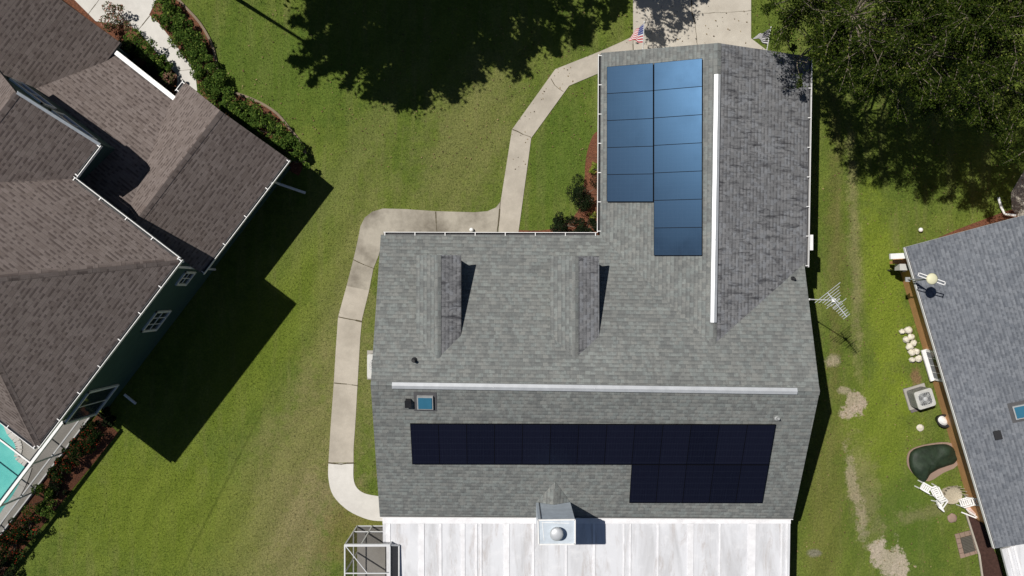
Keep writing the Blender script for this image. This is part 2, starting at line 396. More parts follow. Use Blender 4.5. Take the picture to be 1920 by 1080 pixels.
c = t.mix(t.math('MULTIPLY', t.rng(t.math('SINE', ph), -.6, .9, 0, .65, True), t.rng(big, .35, .6)), c, t.mix(1.0, c, (.78, .82, .72), 'MULTIPLY'))
# mower track line on the left lawn, crossing grain
c = t.mix(t.rng(fine, .40, .64, 0, .68), c, t.mix(1.0, c, (.42, .45, .40), 'MULTIPLY')); ti = t.isl(); c = t.mix(t.math('MULTIPLY', ti, .55), c, t.mix(1.0, c, (1.45, 1.35, 1.3), 'MULTIPLY'))
cl = t.noise(p, 9, 3, .6); c = t.mix(t.rng(cl, .42, .7, 0, .45), c, t.mix(1.0, c, (1.5, 1.4, 1.5), 'MULTIPLY'))
t.bump(t.math('ADD', fine, t.math('MULTIPLY', cl, .8)), 1.0, .06); t.col(c)
gm = MB(); g = 400; gm.face([(-g, -g, 0), (g, -g, 0), (g, g, 0), (-g, g, 0)])
M['lawn'] = t.m; struct(gm, 'lawn', t.m)

# driveway, walks
sheet('driveway', [(1187, -420), (1408, -420), (1408, 72), (1442, 98), (1442, 160), (1150, 160), (1150, 86), (1187, 68)], .022, M['drive'])
sheet('front_walk', [(1187, 69), (1124, 97), (1041, 130), (960, 243), (939, 376), (932, 470), (971, 470), (972, 436), (996, 259), (1067, 161), (1124, 137), (1187, 137)], .030, M['concrete'])
outer = [(938.5, 378), (930, 389), (914, 396), (890, 398), (817, 396), (760, 392), (718, 391), (698, 397), (684, 408), (676, 424), (671, 450), (665, 477), (650, 536), (634, 594), (630, 650), (626, 718), (620, 800), (616, 867)]
inner = [(663, 867), (663, 841), (667, 784), (671, 711), (675.5, 633), (679, 598), (700, 504), (710, 479), (716, 455), (740, 455), (932, 455)]
i0 = 12
sheet('side_walk', outer[:i0 + 1] + [(692, 545)] + inner[6:], .018, M['concrete_dirty'])
sheet('side_walk', outer[i0:] + inner[:6] + [(692, 545)], .018, M['concrete'])
oc = curve([(616, 868), (616, 897), (625, 929), (653, 957), (691, 974), (722, 977)]); ic = curve([(722, 931), (709, 930), (684, 925), (669, 914), (663, 897), (663, 868)])
sheet('side_walk', oc + ic, .022, M['concrete_new'])
sheet('neighbour_walk', [(100, -200), (300, -200), (293, 0), (280, 28), (295, 40), (307, 55), (333, 89), (352, 115), (366, 133), (370, 170), (330, 185), (333, 141), (311, 118), (285, 88), (259, 57), (240, 48), (180, 40), (120, -20)], .02, M['concrete_new'])
sheet('neighbour_driveway', [(2000, 200), (1925, 310), (1908, 340), (1895, 362), (1897, 392), (1912, 412), (2000, 420)], .02, M['drive'])
jm = MB()
def joint(pts, w_=.03, z=.036):
    for (a, b) in zip(pts[:-1], pts[1:]):
        A, B = W(*a), W(*b); n = max(1, int((B - A).length / .22)); pr = A
        for i in range(1, n + 1):
            q = A.lerp(B, i / n) + Vector((random.uniform(-1, 1), random.uniform(-1, 1), 0)) * (.018 if i < n else 0)
            ww = w_ * random.uniform(.4, 1.3); jm.box(((pr + q) / 2).xy.to_3d() + Vector((0, 0, z)), (q - pr).length * 1.05, ww, .003, ((q - pr).normalized(), Vector((0, 0, 1)).cross((q - pr).normalized()), Vector((0, 0, 1)))); pr = q
joint([(817, 397), (820, 440)], .05, .022); joint([(938, 380), (936, 405), (932, 440)], .05, .034); joint([(663, 487), (682, 496), (700, 503)], .04, .022)
joint([(634, 594), (678, 603)], .06, .022); joint([(627, 718), (650, 720), (671, 723)], .035, .022); joint([(616, 867.5), (640, 870), (663, 868)], .06, .026)
joint([(961, 243), (980, 252), (995, 257)], .035, .034); joint([(1033, 148), (1040, 160), (1056, 172)], .025, .034); joint([(1297, -60), (1297, 22), (1303, 45), (1308, 90)], .035, .026)
joint([(1300, 26), (1350, 24), (1408, 20)], .015, .026); joint([(1187, 70), (1187, 96)], .03, .034); joint([(281, 30), (259, 57)], .03, .024); joint([(333, 133), (362, 130)], .02, .024); joint([(165, 28), (186, 0)], .02, .024); joint([(314, 92), (328, 82)], .012, .024)
struct(jm, 'path_joints', M['joint'])
# beds
bed1 = curve([(285, -30), (330, -2), (345, 12), (375, 45), (396, 82), (404, 112), (412, 150), (425, 170), (455, 180), (490, 195), (520, 215), (545, 245), (566, 272), (575, 300)], 3)
sheet('mulch_bed', bed1 + [(560, 330), (420, 250), (372, 165), (366, 133), (333, 89), (307, 55), (280, 28), (285, -30)], .012, M['mulch'])
sheet('mulch_bed', [(120, -20), (240, 48), (285, 88), (333, 141), (333, 185), (290, 180), (100, 60)], .010, M['mulch'])
sheet('mulch_bed', curve([(1160, 235), (1122, 245), (1108, 262), (1098, 300), (1095, 345), (1084, 395), (1052, 424), (1010, 432), (972, 431)], 3) + [(972, 470), (1160, 470)], .012, M['mulch'])
sheet('mulch_bed', [(1920, 385), (1880, 398), (1800, 428), (1760, 445), (1760, 480), (1960, 440), (1960, 385)], .012, M['mulch'])
sheet('mulch_bed', [(185, 775), (222, 812), (60, 1010), (-60, 1160), (-60, 1060), (0, 1000)], .010, M['mulch'])
eb = MB()
for off in (2,):
    cpx = [(x + off * .45, y - off * .35) for x, y in bed1]
    for a, b in zip(cpx[:-1], cpx[1:]): eb.bar(W(*a) + Vector((0, 0, .04)), W(*b) + Vector((0, 0, .04)), .10, .09)
tag(eb.build('garden_edging', M['curb']), 'low tan stone edging curving between the mulch bed and the left lawn', 'edging')

# ------------------------------------------------------------------ main house
GS, GX = M['grey_shingle'], M['grey_stained']
house = thing('house', W(1100, 700), 'large grey shingle roofed house in the centre with two dormers and a front garage wing', 'house')
RW, RE, NW = W(695, 722, 4.8), W(1537, 734, 4.8), W(714, 440, 2.5)
PN = Plane(RW, RE, NW); IC = PN.on(1125, 441)
NE = PN.on(1508, 494)
PS = Plane(RW, RE, W(712, 967, 2.4)); SW, SE = W(712, 967, 2.4), PS.on(1487, 971)
FL, RF = W(1127, 99, IC.z), W(1346, 80.5, 4.15)
PWW = Plane(IC, FL, RF)
rl = W(1337, 640, 4.15); RI = PN.line(RF, rl)
PWE = Plane(RF, RI, NE); FR, BR = PWE.on(1518, 106), PWE.on(1511.5, 501)
roof = slopes([[RW, RE, NE, RI, IC, NW]]).build('roof', [GS, M['dgedge']], house)
roof_s = slopes([[RW, RE, SE, SW]], uvoff=3).build('roof', [GS, M['dgedge']], house)
roof_w = slopes([[FL, RF, RI, IC]], uvoff=9).build('roof', [GS, M['dgedge']], house)
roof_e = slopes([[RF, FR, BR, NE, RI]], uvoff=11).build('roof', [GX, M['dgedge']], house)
# walls under the roof
def inset(p, dx, dy): return Vector((p.x + dx, p.y + dy, 0))
wm = MB()
def wall_ring(pts, zf):
    for i in range(len(pts)):
        a, b = pts[i], pts[(i + 1) % len(pts)]
        wm.face([(a.x, a.y, 0), (b.x, b.y, 0), (b.x, b.y, zf[(i + 1) % len(pts)]), (a.x, a.y, zf[i])])
mr_w, mr_e = inset(RW, .45, 0), inset(RE, -.45, 0)
pw = [inset(SW, .45, .45), inset(SE, -.45, .45), mr_e, inset(NE, -.5, -.2), inset(NW, .45, -.45), mr_w]
pw[3] = Vector((mr_e.x, IC.y - .45, 0)); 
wall_ring(pw, [PS.z(pw[0].x, pw[0].y, -.2), PS.z(pw[1].x, pw[1].y, -.2), RE.z - .2, PN.z(pw[3].x, pw[3].y, -.2), PN.z(pw[4].x, pw[4].y, -.2), RW.z - .2])
fw = [inset(FL, .45, -.4), Vector((RF.x, RF.y - .4, 0)), inset(FR, -.4, -.4), Vector((BR.x - .4, IC.y - 1, 0)), Vector((FL.x + .45, IC.y - 1, 0))]
wall_ring(fw, [PWW.z(fw[0].x, fw[0].y, -.2), RF.z - .2, PWE.z(fw[2].x, fw[2].y, -.2), PWE.z(fw[3].x, fw[3].y, -.3), PWW.z(fw[4].x, fw[4].y, -.2)])
wm.build('wall', M['cream'], house)
gd = MB(); gx0, gx1, gy = fw[0].x + 1.2, fw[2].x - 2.0, fw[0].y + .03
for i in range(4): gd.box(((gx0 + gx1) / 2, gy, .28 + i * .54), gx1 - gx0, .05, .52)
gd.build('garage_door', M['white'], house)
Z = Vector((0, 0, 1)); X = Vector((1, 0, 0)); Y = Vector((0, 1, 0))
gutter(NW + X * .1, IC - X * .12, Y, roof); gutter(IC + Y * .1, FL - Y * .05, -X, roof_w); gutter(FR + Y * -.02, BR, X, roof_e)
gutter(SW, SE, -Y, roof_s, .06, brackets=False)
ds = MB(); a = W(1514, 455, 2.55); ds.box(a + X * .1, .14, 1.1 * .55, .3); ds.build('meter_box', M['white'], house)
dsp = MB(); q = FL + Vector((-.02, -.25, -.15)); dsp.tube([q, q + Vector((.05, 0, -.25)), q + Vector((.4, -.05, -.5)), (q.x + .4, q.y - .05, .1)], .045); dsp.build('downspout', M['white'], house)
# ridge caps and aluminium ridge vents
def vent(a, b, par):
    d = (b - a).normalized(); y = Z.cross(d).normalized(); mb = MB(); n = max(1, int((b - a).length / 3.0)); L = (b - a).length
    for s_ in (-1, 1):
        z_ = Z
        p0, p1 = a + Z * .10, b + Z * .10; e = y * s_ * .115 - Z * .055
        f = [p0, p1, p1 + e, p0 + e]; mb.face(f if s_ < 0 else f[::-1])
        g0, g1 = p0 + e, p1 + e; dn_ = y * s_ * .01 - Z * .06
        f = [g0, g1, g1 + dn_, g0 + dn_]; mb.face(f if s_ < 0 else f[::-1])
    for p in (a, b): mb.face([p + Z * .1, p + Z * .1 + y * .115 - Z * .055, p + y * .12 - Z * .02, p - y * .12 - Z * .02, p + Z * .1 - y * .115 - Z * .055])
    for i in range(1, n): mb.box(a + d * (L * i / n) + Z * .098, .03, .05, .012, (d, y, Z))
    return mb.build('ridge_vent', M['galv'], par)
def lerpu(a, b, u): return a + (b - a) * u
ridge_caps(RW, RE, GS, roof); vent(lerpu(RW, RE, .048), lerpu(RW, RE, .949), roof)
ridge_caps(RF, RI, GS, roof_w); vent(lerpu(RF, RI, .105), lerpu(RF, RI, .925), roof_w)
# dormers
def dormer(u, uw, ue, v0, vm, zr, ze):
    """gable dormer, ridge running north from the slope"""
    R0 = W(u, v0, zr); R1 = PN.line(R0, R0 - Y * 1)
    xe = W(ue, vm, ze).x; xw = 2 * R0.x - xe
    E0 = Vector((xe, R0.y, ze)); W0 = Vector((xw, R0.y, ze)); E1 = PN.line(E0, E0 - Y); W1 = PN.line(W0, W0 - Y)
    dm = MB(); ins = .12
    for s_, a, b in ((1, E0, E1), (-1, W0, W1)):
        p = a + Vector((-s_ * ins, -ins, -.05)); q = Vector((p.x, b.y, b.z - .05))
        f = [p, q, Vector((p.x, q.y, PN.z(p.x, q.y, -.3))), Vector((p.x, p.y, PN.z(p.x, p.y, -.3)))]; dm.face(f if s_ < 0 else f[::-1])
    y0 = R0.y - ins; xa, xb = W0.x + ins, E0.x - ins
    dm.face([(xa, y0, PN.z(xa, y0, -.2)), (xb, y0, PN.z(xb, y0, -.2)), (xb, y0, ze - .04), (R0.x, y0, zr - .07), (xa, y0, ze - .04)][::-1])
    d = dm.build('dormer', M['black'], house)
    fr = MB(); zc = (PN.z(R0.x, y0) + zr) / 2
    fr.box((R0.x, y0 + .02, zc), .8, .05, 1.0); fw_ = fr.build('window', M['white'], d)
    pn = MB(); pn.box((R0.x, y0 + .05, zc), .66, .03, .86); pn.build('pane', M['pane'], fw_)
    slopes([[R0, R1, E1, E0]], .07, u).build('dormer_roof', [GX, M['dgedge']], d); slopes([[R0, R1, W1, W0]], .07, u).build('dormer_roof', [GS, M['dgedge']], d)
    ridge_caps(R0, R1, GS, d, .24)
dormer(821, 777, 864.5, 478, 655, 4.40, 4.06)
dormer(1079, 1036, 1123.5, 480, 652, 4.37, 4.04)
# roof fittings
def plumb(pl, u, v, r, h_, m, name='vent_pipe'):
    p = pl.on(u, v); mb = MB(); mb.lathe(p, [(r * 2.2, -.02), (r * 1.8, .02), (r, .05), (r, h_), (r * .8, h_ + .005)], 14); mb.build(name, m, roof)
plumb(PN, 777, 676, .055, .26, M['black']); plumb(PS, 1457, 784, .05, .2, M['grey']); plumb(PN, 1487, 523, .045, .2, M['black'])
def on_plane_axes(pl):
    al = Z.cross(pl.n).normalized(); up = pl.n.cross(al); return al, up, pl.n
def skylight(pl, u, v, w_, h_, par):
    p = pl.on(u, v); ax = on_plane_axes(pl); mb = MB()
    mb.box(p + ax[2] * .06, w_ + .09, h_ + .09, .12, ax); s_ = mb.build('skylight', M['grey'], par)
    g_ = MB(); g_.box(p + ax[2] * .13, w_, h_, .03, ax); g_.build('pane', M['skyglass'], s_)
    fl = MB(); fl.box(p + ax[2] * .012, w_ + .34, h_ + .34, .012, ax); fl.build('flashing', M['dgedge'], s_)
skylight(PS, 797.5, 753, .50, .46, roof_s)
bv = MB(); p = PS.on(766, 752); ax = on_plane_axes(PS); bv.box(p + ax[2] * .09, .2, .22, .18, ax); bv.box(p + ax[2] * .185 - ax[1] * .03, .24, .3, .02, ax); bv.build('roof_vent', M['black'], roof_s)
# chimney chase
TZ = 5.15; c4 = [W(1008.5, 975, TZ), W(1078, 974, TZ), W(1078, 1020, TZ), W(1010, 1020.5, TZ)]
ch = MB(); ch.prism(c4, 1.5, TZ); chim = ch.build('chimney', plain('blue_grey_metal', (.50, .56, .62), .5, .4, .12, 3), roof_s)
# (painted metal cap with flashing seam)
cp = MB(); cc = sum(c4, Vector()) / 4
for a, b in zip(c4, c4[1:] + c4[:1]): cp.bar(a + Z * .012, b + Z * .012, .05, .05)
for s_ in (0, 1): cp.bar(lerpu(c4[0], c4[2], .1 + .02 * s_) + Z * .004, c4[3 if s_ else 1].lerp(cc, .3) + Z * .004, .02, .012)
cp.build('chimney_cap', M['white'], chim)
fl = MB(); f0 = W(1043.5, 1001, TZ + .3); fl.lathe((f0.x, f0.y, TZ), [(.17, 0), (.17, .26), (.235, .26), (.24, .34), (.20, .385), (.11, .41), (.01, .42)], 28); fl.build('flue_cap', M['galv'], chim, True)
cb = MB(); ns = [Vector((c4[0].x, c4[0].y + .02, 0)), Vector((c4[1].x, c4[1].y + .02, 0))]
ns = [Vector((p.x, p.y, PS.z(p.x, p.y, .01))) for p in ns]; ap = PS.on(1041, 903, .015); mz = Vector(((ns[0].x + ns[1].x) / 2, ns[0].y, ap.z - .01))
slopes([[ns[0], mz, ap], [mz, ns[1], ap]], .02).build('cricket', [GS, M['dgedge']], roof_s)
cs = MB()
for x_ in (.085,): cs.bar(lerpu(c4[0], c4[1], x_) + Vector((0, .012, -.1)), Vector((lerpu(c4[0], c4[1], x_).x, c4[0].y + .012, 2.6)), .03, .02, up=X)
cs.build('corner_trim', M['darkmetal'], chim)
# annex with white insulated panels
P0, P1 = W(717.5, 967.5, 2.24), W(1482, 972, 2.24); drop = Vector((0, -6.0, -.28)); pr = MB()
PA = Plane(P0, P1, P0 + drop)
ins_l = W(736, 1024, 2.2); st = [P0, P1, P1 + drop, Vector((ins_l.x, P0.y - 6, 0)), Vector((ins_l.x, ins_l.y, 0)), Vector((P0.x, ins_l.y, 0))]
st = [Vector((p.x, p.y, PA.z(p.x, p.y))) for p in st]
pr.face(st[::-1]); pr.face([p - Z * .12 for p in st])
for a, b in zip(st, st[1:] + st[:1]): pr.face([a, b, b - Z * .12, a - Z * .12])
ann = pr.build('annex_roof', M['panelroof'], house)
rb = MB(); top = 0
us = [728, 790, 826, 868, 893, 902, 950, 1000, 1062, 1114, 1170, 1182, 1234, 1292, 1297, 1350, 1408, 1412, 1466, 1476]
for i, u in enumerate(us):
    a = PA.on(u, 985, .012); ww = random.choice([.06, .09, .16, .22])
    rb.box(Vector((a.x, P0.y - 3.1, PA.z(a.x, P0.y - 3.1, .010 + (i % 3) * .003))), ww, 5.6, .03, (X, drop.normalized(), drop.normalized().cross(X) * -1))
rb.box(Vector(((P0.x + P1.x) / 2, P0.y - .12, PA.z(0, P0.y - .12, .02))), P1.x - P0.x, .34, .05); rb.build('panel_rib', plain('white_coating', (.76, .76, .78), .5, .35, .12, 3), ann)
aw = MB(); q = [inset(P0, .25, 0), inset(P1, -.12, 0), Vector((P1.x - .12, P0.y - 5.8, 0)), Vector((ins_l.x + .1, P0.y - 5.8, 0)), Vector((ins_l.x + .1, ins_l.y + .1, 0)), Vector((P0.x + .25, ins_l.y + .1, 0))]
aw.prism([Vector((p.x, p.y, 0)) for p in q], 0, 1.8); aw.build('wall', M['cream'], house)

# ------------------------------------------------------------------ solar arrays
def array(label, pl, panels, loc):
    th = thing('solar_array', loc, label, 'solar panels')
    for q in panels:      # four photo corners: NW NE SE SW
        P = [pl.on(u, v, .13) for u, v in q]; cen = sum(P, Vector()) / 4; mb = MB(); n = pl.n
        def shr(a, d):
            return [p + (cen - p).normalized() * a + n * d for p in P]
        o = shr(-.004 if th.location.y < 0 else .006, 0); lo = shr(-.004 if th.location.y < 0 else .006, -.04); inn = shr(.022, 0); g_ = shr(.022, -.004)
        mb.face(g_, 1, [(0, 0), (1.8, 0), (1.8, 1.05), (0, 1.05)]); mb.face(lo[::-1], 0)
        for i in range(4):
            j = (i + 1) % 4; mb.face([o[j], o[i], inn[i], inn[j]][::-1], 0); mb.face([lo[i], lo[j], o[j], o[i]][::-1], 0)
        ob = mb.build('solar_panel', [M['solarframe'], M['solar']], th)
        me = ob.data; bm = bmesh.new(); bm.from_mesh(me); bmesh.ops.recalc_face_normals(bm, faces=bm.faces[:]); bm.to_mesh(me); bm.free()
    rk = MB()
    return th
def L2(a, b, t_): return (a[0] + (b[0] - a[0]) * t_, a[1] + (b[1] - a[1]) * t_)
pan = []
def column(a, b, c_, d, n):   # a top-left, b top-right, c bottom-right, d bottom-left
    # equal real spacing: interpolate on the roof plane
    out = []
    for i in range(n):
        out.append((L2(a, d, i / n), L2(b, c_, i / n), L2(b, c_, (i + 1) / n), L2(a, d, (i + 1) / n)))
    return out
front = column((1137.5, 125), (1225, 118), (1225, 378), (1137.5, 378), 5) + column((1226, 118), (1317, 109), (1316.5, 479), (1225.5, 479), 7)
arr1 = array('array of twelve blue solar panels on the west slope of the front garage wing', PWW, front, PWW.on(1225, 378))
rear = [(L2((769, 795), (1454.5, 796.5), i / 13), L2((769, 795), (1454.5, 796.5), (i + 1) / 13), L2((773, 870.5), (1441.5, 871.5), (i + 1) / 13), L2((773, 870.5), (1441.5, 871.5), i / 13)) for i in range(13)]
rear += [(L2((1184.5, 871.5), (1441.5, 872), i / 5), L2((1184.5, 871.5), (1441.5, 872), (i + 1) / 5), L2((1180, 943), (1429, 943.5), (i + 1) / 5), L2((1180, 943), (1429, 943.5), i / 5)) for i in range(5)]
arr2 = array('array of eighteen black solar panels on the rear slope above the white annex roof', PS, rear, PS.on(1100, 870))
for (th, pl, cs_) in ((arr1, PWW, front), (arr2, PS, rear)):
    rows = [cs_[:5], cs_[5:]] if th is arr1 else [cs_[:13], cs_[13:]]
    for row_ in rows:
        f_, l_ = row_[0], row_[-1]
        for t_ in (.25, .75):
            if th is arr1: p_, q_ = pl.on(*L2(f_[0], f_[1], t_), .06), pl.on(*L2(l_[3], l_[2], t_), .06)
            else: p_, q_ = pl.on(*L2(f_[0], f_[3], t_), .06), pl.on(*L2(l_[1], l_[2], t_), .06)
            rk = MB(); rk.bar(p_, q_, .04, .04, up=pl.n); rk.build('mounting_rail', M['darkmetal'], th)

# ------------------------------------------------------------------ brown-roofed neighbour
BSH = M['brown_shingle']
A = Vector((-.607, -.795, 0)); B = Vector((.795, -.607, 0))
nb = thing('house', W(250, 450), 'brown shingle roofed two storey house with teal siding on the left', 'house')
F0, F1 = W(335, 488, 5.5), W(68, 838, 5.5); LF = (F1 - F0).length; A = (F1 - F0).normalized(); B = Vector((-A.y, A.x, 0)); B = B if B.x > 0 else -B
pt = .75; hd = LF / 2
R0 = (F0 + F1) / 2 - B * hd + Z * pt * hd; R1 = R0 - B * 9
E2 = F0 - B * (hd + 9); G2 = F1 - B * (hd + 9)
PE = Plane(F0, E2, R0)
Dc = W(185, 270, 5.5); wD = 2.38; da = (F0 - Dc).dot(A)
De = Dc + A * da; Dr0 = Dc - B * wD + Z * pt * wD; Dv = De + A * wD - B * wD + Z * pt * wD; Dl0 = Dc - B * 2 * wD; Dl1 = De - B * 2 * wD
roofE = slopes([[F0, R0, R1, E2, Dl1, Dv, De], [F0, F1, R0], [F1, G2, R1, R0], [Dc, De, Dv, Dr0], [Dr0, Dv, Dl1, Dl0]]).build('roof', [BSH, M['dgedge']], nb)
ridge_caps(F0, R0, BSH, roofE, .3, .53); ridge_caps(F1, R0, BSH, roofE, .3, .53); ridge_caps(Dr0, Dv, BSH, roofE, .3, .75)
gutter(De, F0, -A, roofE); gutter(F0 - A * .1, F1, B, roofE); gutter(Dc, De - A * .15, B, roofE); gutter(F1, F1 - B * 12, A, roofE)
rk = MB(); rk.bar(Dc + Z * -.08, Dr0 + Z * -.08, .1, .16); rk.build('rake_trim', M['shadewhite'], roofE)
oh = .45
def prism_w(pts, z0, z1, name='wall', m=None): mb = MB(); mb.prism(pts, z0, z1); return mb.build(name, m or M['teal'], nb)
w0, w1 = F0 + A * oh - B * oh, F1 - A * oh - B * oh
wallE = prism_w([w0, w1, w1 - B * 14, w0 - B * 14], 0, 5.42)
oD = .12; d0 = Dc + A * oD - B * oh; wl = Dc + A * oD - B * (2 * wD - oh); prism_w([d0, d0 + A * (da + .3), wl + A * (da + .3), wl], 0, 5.42)
gw = MB(); gp = Dr0 + A * oD; gw.face([d0 + Z * 0 - Z * .1, wl - Z * .1, Vector((gp.x, gp.y, Dr0.z - .35))]); gw.build('wall', M['teal'], nb)
# soffit
sf = MB(); sf.prism([F0, F1, F1 - B * 1.2, F0 - B * 1.2], 5.20, 5.25); sf.build('soffit', M['soffit'], nb)
# lower roofs
eB = 2.5; Bl, Br = W(200, 92, eB), W(327, 192, eB); bd = (Br - Bl).normalized()
pB = .33
def basep(p): return Vector((p.x, p.y, 0))
PB = Plane(Bl, Br, Bl + A * 3 + Z * pB * 3)
# cross gable C
Ce0, Cl0 = W(540, 298, 2.5), W(347, 154, 2.5); Cr0 = (Ce0 + Cl0) / 2; hw = (Ce0 - Cl0).length / 2; Cr0.z = 2.5 + 1.84
back = 7.7 - (-(Ce0.dot(A)) ) if False else None
Lc = (W(378, 512, 2.5) - Ce0).dot(A)
Ce1, Cr1 = Ce0 + A * Lc, Cr0 + A * Lc
PC = Plane(Cr0, Cr1, Cl0)
# west slope of C meets B along a valley
cv0 = Cl0 + A * ((Br - Cl0).dot(A)); vtop = None
def isect(p1, p2, z_guess, start, step):
    """follow the valley of two planes from start in direction"""
    n = p1.n.cross(p2.n).normalized()
    if n.z < 0: n = -n
    return n
vd = isect(PB, PC, 0, 0, 0); va = PC.on(326, 191)
# find a point on both planes near Br
q0 = Br.copy(); 
for _ in range(40):
    q0 = q0 - PB.n * (q0 - PB.p).dot(PB.n); q0 = q0 - PC.n * (q0 - PC.p).dot(PC.n)
VA = q0; tt = (Cr0.z - VA.z) / vd.z; VB = VA + vd * tt
Vb_lim = VA + vd * tt * .999
roofC = slopes([[Cr0, Cr1, Ce1, Ce0], [Cr0, Cl0, VA, VB] if (VB - Cr0).dot(A) < Lc else [Cr0, Cl0, VA, VA + vd * (tt * .9), Cr1]]).build('roof', [BSH, M['dgedge']], nb)
Aq = W(226, 80, 2.62); PAq = Plane(Aq, Aq + A * 2, Aq - B * 2 + Z * 2 * pt)
av = PB.line(Vector((Aq.x, Aq.y, Aq.z)), Aq + A * .01 + Z * 0); vd2 = isect(PB, PAq, 0, 0, 0); av2 = av + vd2 * ((5.3 - av.z) / vd2.z)
bk = 5.0
b_poly = [Bl + (av - Bl).dot(bd) * bd * 0, Br, VA, VB, VB - B * 3, av2, av]
slopes([b_poly], uvoff=5).build('roof', [BSH, M['dgedge']], nb)
roofA = slopes([[Aq, av, av2, av2 - A * 6 + Z * 0, Aq - B * ((5.3 - Aq.z) / pt) + Z * (5.3 - Aq.z)] if False else [Aq, av, av2, Aq - B * ((av2.z - Aq.z) / pt) + Z * (av2.z - Aq.z)]], uvoff=2).build('roof', [BSH, M['dgedge']], nb)
far = Aq - B * ((av2.z - Aq.z) / pt) + Z * (av2.z - Aq.z)
gutter(Bl + Z * .02, Br + Z * .02, -A, nb, .2, brackets=False); gutter(Ce0, Ce1, B, roofC); gutter(Cl0, Cl0 + A * .5, -B, roofC)
et = MB(); et.bar(Bl - A * .12 + Z * .03, Br - A * .12 + Z * .03, .17, .05); et.build('eave_trim', M['white'], nb)
ridge_caps(Cr0, Cr1, BSH, roofC, .3, .73)
# single storey walls
cw = MB(); c0, c1 = basep(Ce0) + A * .3 - B * .45, basep(Cl0) + A * .3 + B * .45
cw.prism([c0, c0 + A * 6, c1 + A * 6, c1], 0, 2.42); gm_ = basep(Cr0) + A * .3
cw.face([c0 + Z * 2.4, c1 + Z * 2.4, gm_ + Z * 4.15]); cw.build('wall', M['teal'], nb)
bw = MB(); b0, b1 = basep(Bl) + A * 1.3, basep(Br) + A * 1.3; bw.prism([b0 - B * 1, b1 + B * .3, b1 + B * .3 + A * 2.6, b0 - B * 1 + A * 2.6], 0, 2.45); bw.build('wall', M['teal'], nb)
aw2 = MB(); a0 = basep(Aq) + A * .3 - B * .45; aw2.prism([a0, a0 + A * 2.2, a0 + A * 2.2 - B * 7, a0 - B * 7], 0, 2.5); aw2.build('wall', M['teal'], nb)
far_l = slopes([[far, Aq, Aq + Z * .0 + (far - Aq) * .001]], .01) if False else None
# windows on the tall wall facing the lawn
def wall_window(c, d, out, w_, h_, par, rows=2, cols=2, fm='white', name='window'):
    mb = MB(); ax = (d, Z.cross(d).normalized() if False else out, Z)
    for s_ in (-1, 1):
        mb.box(c + d * s_ * w_ / 2 + out * .03, .09, .07, h_ + .09, ax); mb.box(c + Z * s_ * h_ / 2 + out * .03, w_ + .09, .09 if s_ < 0 else .07, .09, ax)
    for i in range(1, cols): mb.box(c + d * (w_ * (i / cols - .5)) + out * .025, .03, .03, h_, ax)
    for i in range(1, rows): mb.box(c + Z * (h_ * (i / rows - .5)) + out * .026, w_, .03, .045, ax)
    o = mb.build(name, M[fm], par); g_ = MB(); g_.box(c + out * .012, w_, .02, h_, ax); g_.build('pane', M['pane'], o); return o
PF = Plane(w0, w1, w0 + Z)
def onF(u, v): return PF.on(u, v)
wall_window(onF(292, 601), A, B, .95, 1.25, nb, 2, 3); wall_window(onF(347, 521), A, B, .6, .9, nb, 2, 2)
wall_window(PF.on(172, 756), A, B, 1.5, 2.3, nb, 1, 2, name='patio_door')
PDw = Plane(d0, wl, d0 + Z); wc = (d0 + wl) / 2
wall_window(Vector((wc.x, wc.y, 5.0)) + B * 1.0, B, -A, 1.5, .8, nb, 1, 2)
wall_window(Vector((wc.x, wc.y, 5.0)) - B * .9, B, -A, 1.5, .8, nb, 1, 2)
dp = MB()
q = F0 - A * .0 + B * .05 - Z * .1; e = w0 + B * .06 + A * .1; dp.tube([q, q - Z * .2, Vector((e.x, e.y, 5.0)), Vector((e.x, e.y, .1))], .05)
dp.build('downspout', M['white'], nb)
dp = MB(); q = PF.on(216, 735); q.z = .2; q += B * .25; dp.bar(q, q + B * .6 + A * .05 - Z * .1, .09, .08); dp.build('downspout', M['white'], nb)
dp = MB(); dg = (Ce0 + Ce1) / 2; dg = Ce0 + A * 1.15 + B * .05; dp.tube([dg - Z * .1, dg - Z * .35 - B * .45, Vector((dg.x, dg.y, .35)) - B * .4, Vector((dg.x, dg.y, .12)) + X * .75 - Y * .12], .055); dp.build('downspout', M['white'], nb)

# ------------------------------------------------------------------ pool, deck and screen cage of the neighbour
dk = MB(); k0, k1 = W(176, 778), W(0, 1010); ext = (k1 - k0).normalized()
k1 = k0 + ext * 14
dk.prism([k0, k1, k1 - B * 9, k0 - B * 9], -.05, .10); struct(dk, 'pool_deck', M['deck'])
cop = curve([W(-60, 740, .1).xy[:], W(20, 812, .1).xy[:], W(36, 836, .1).xy[:], W(34, 856, .1).xy[:], W(48, 868, .1).xy[:], W(52, 884, .1).xy[:], W(10, 960, .1).xy[:], W(-160, 1160, .1).xy[:], W(-400, 1000, .1).xy[:]], 4, True)
wp = MB(); wp.prism([Vector((*p, 0)) for p in cop], .0, .112); struct(wp, 'pool_water', M['pool'])
cm_ = MB(); 
for a, b in zip(cop, cop[1:] + cop[:1]): cm_.bar((*a, .115), (*b, .115), .28, .05)
struct(cm_, 'pool_coping', M['concrete_new'])
cg = thing('pool_cage', W(90, 890), 'white framed screen cage over the turquoise pool beside the brown roofed house', 'screen cage')
t0, t1 = W(118, 791, 2.45), None; t1 = t0 + ext * 9
fm = MB(); fm.bar(t0, t1, .11, .13)
b0_, b1_ = Vector((t0.x, t0.y, .14)), Vector((t1.x, t1.y, .14)); fm.bar(b0_, b1_, .05, .06); fm.bar(b0_ + Z * .85, b1_ + Z * .85, .05, .06)
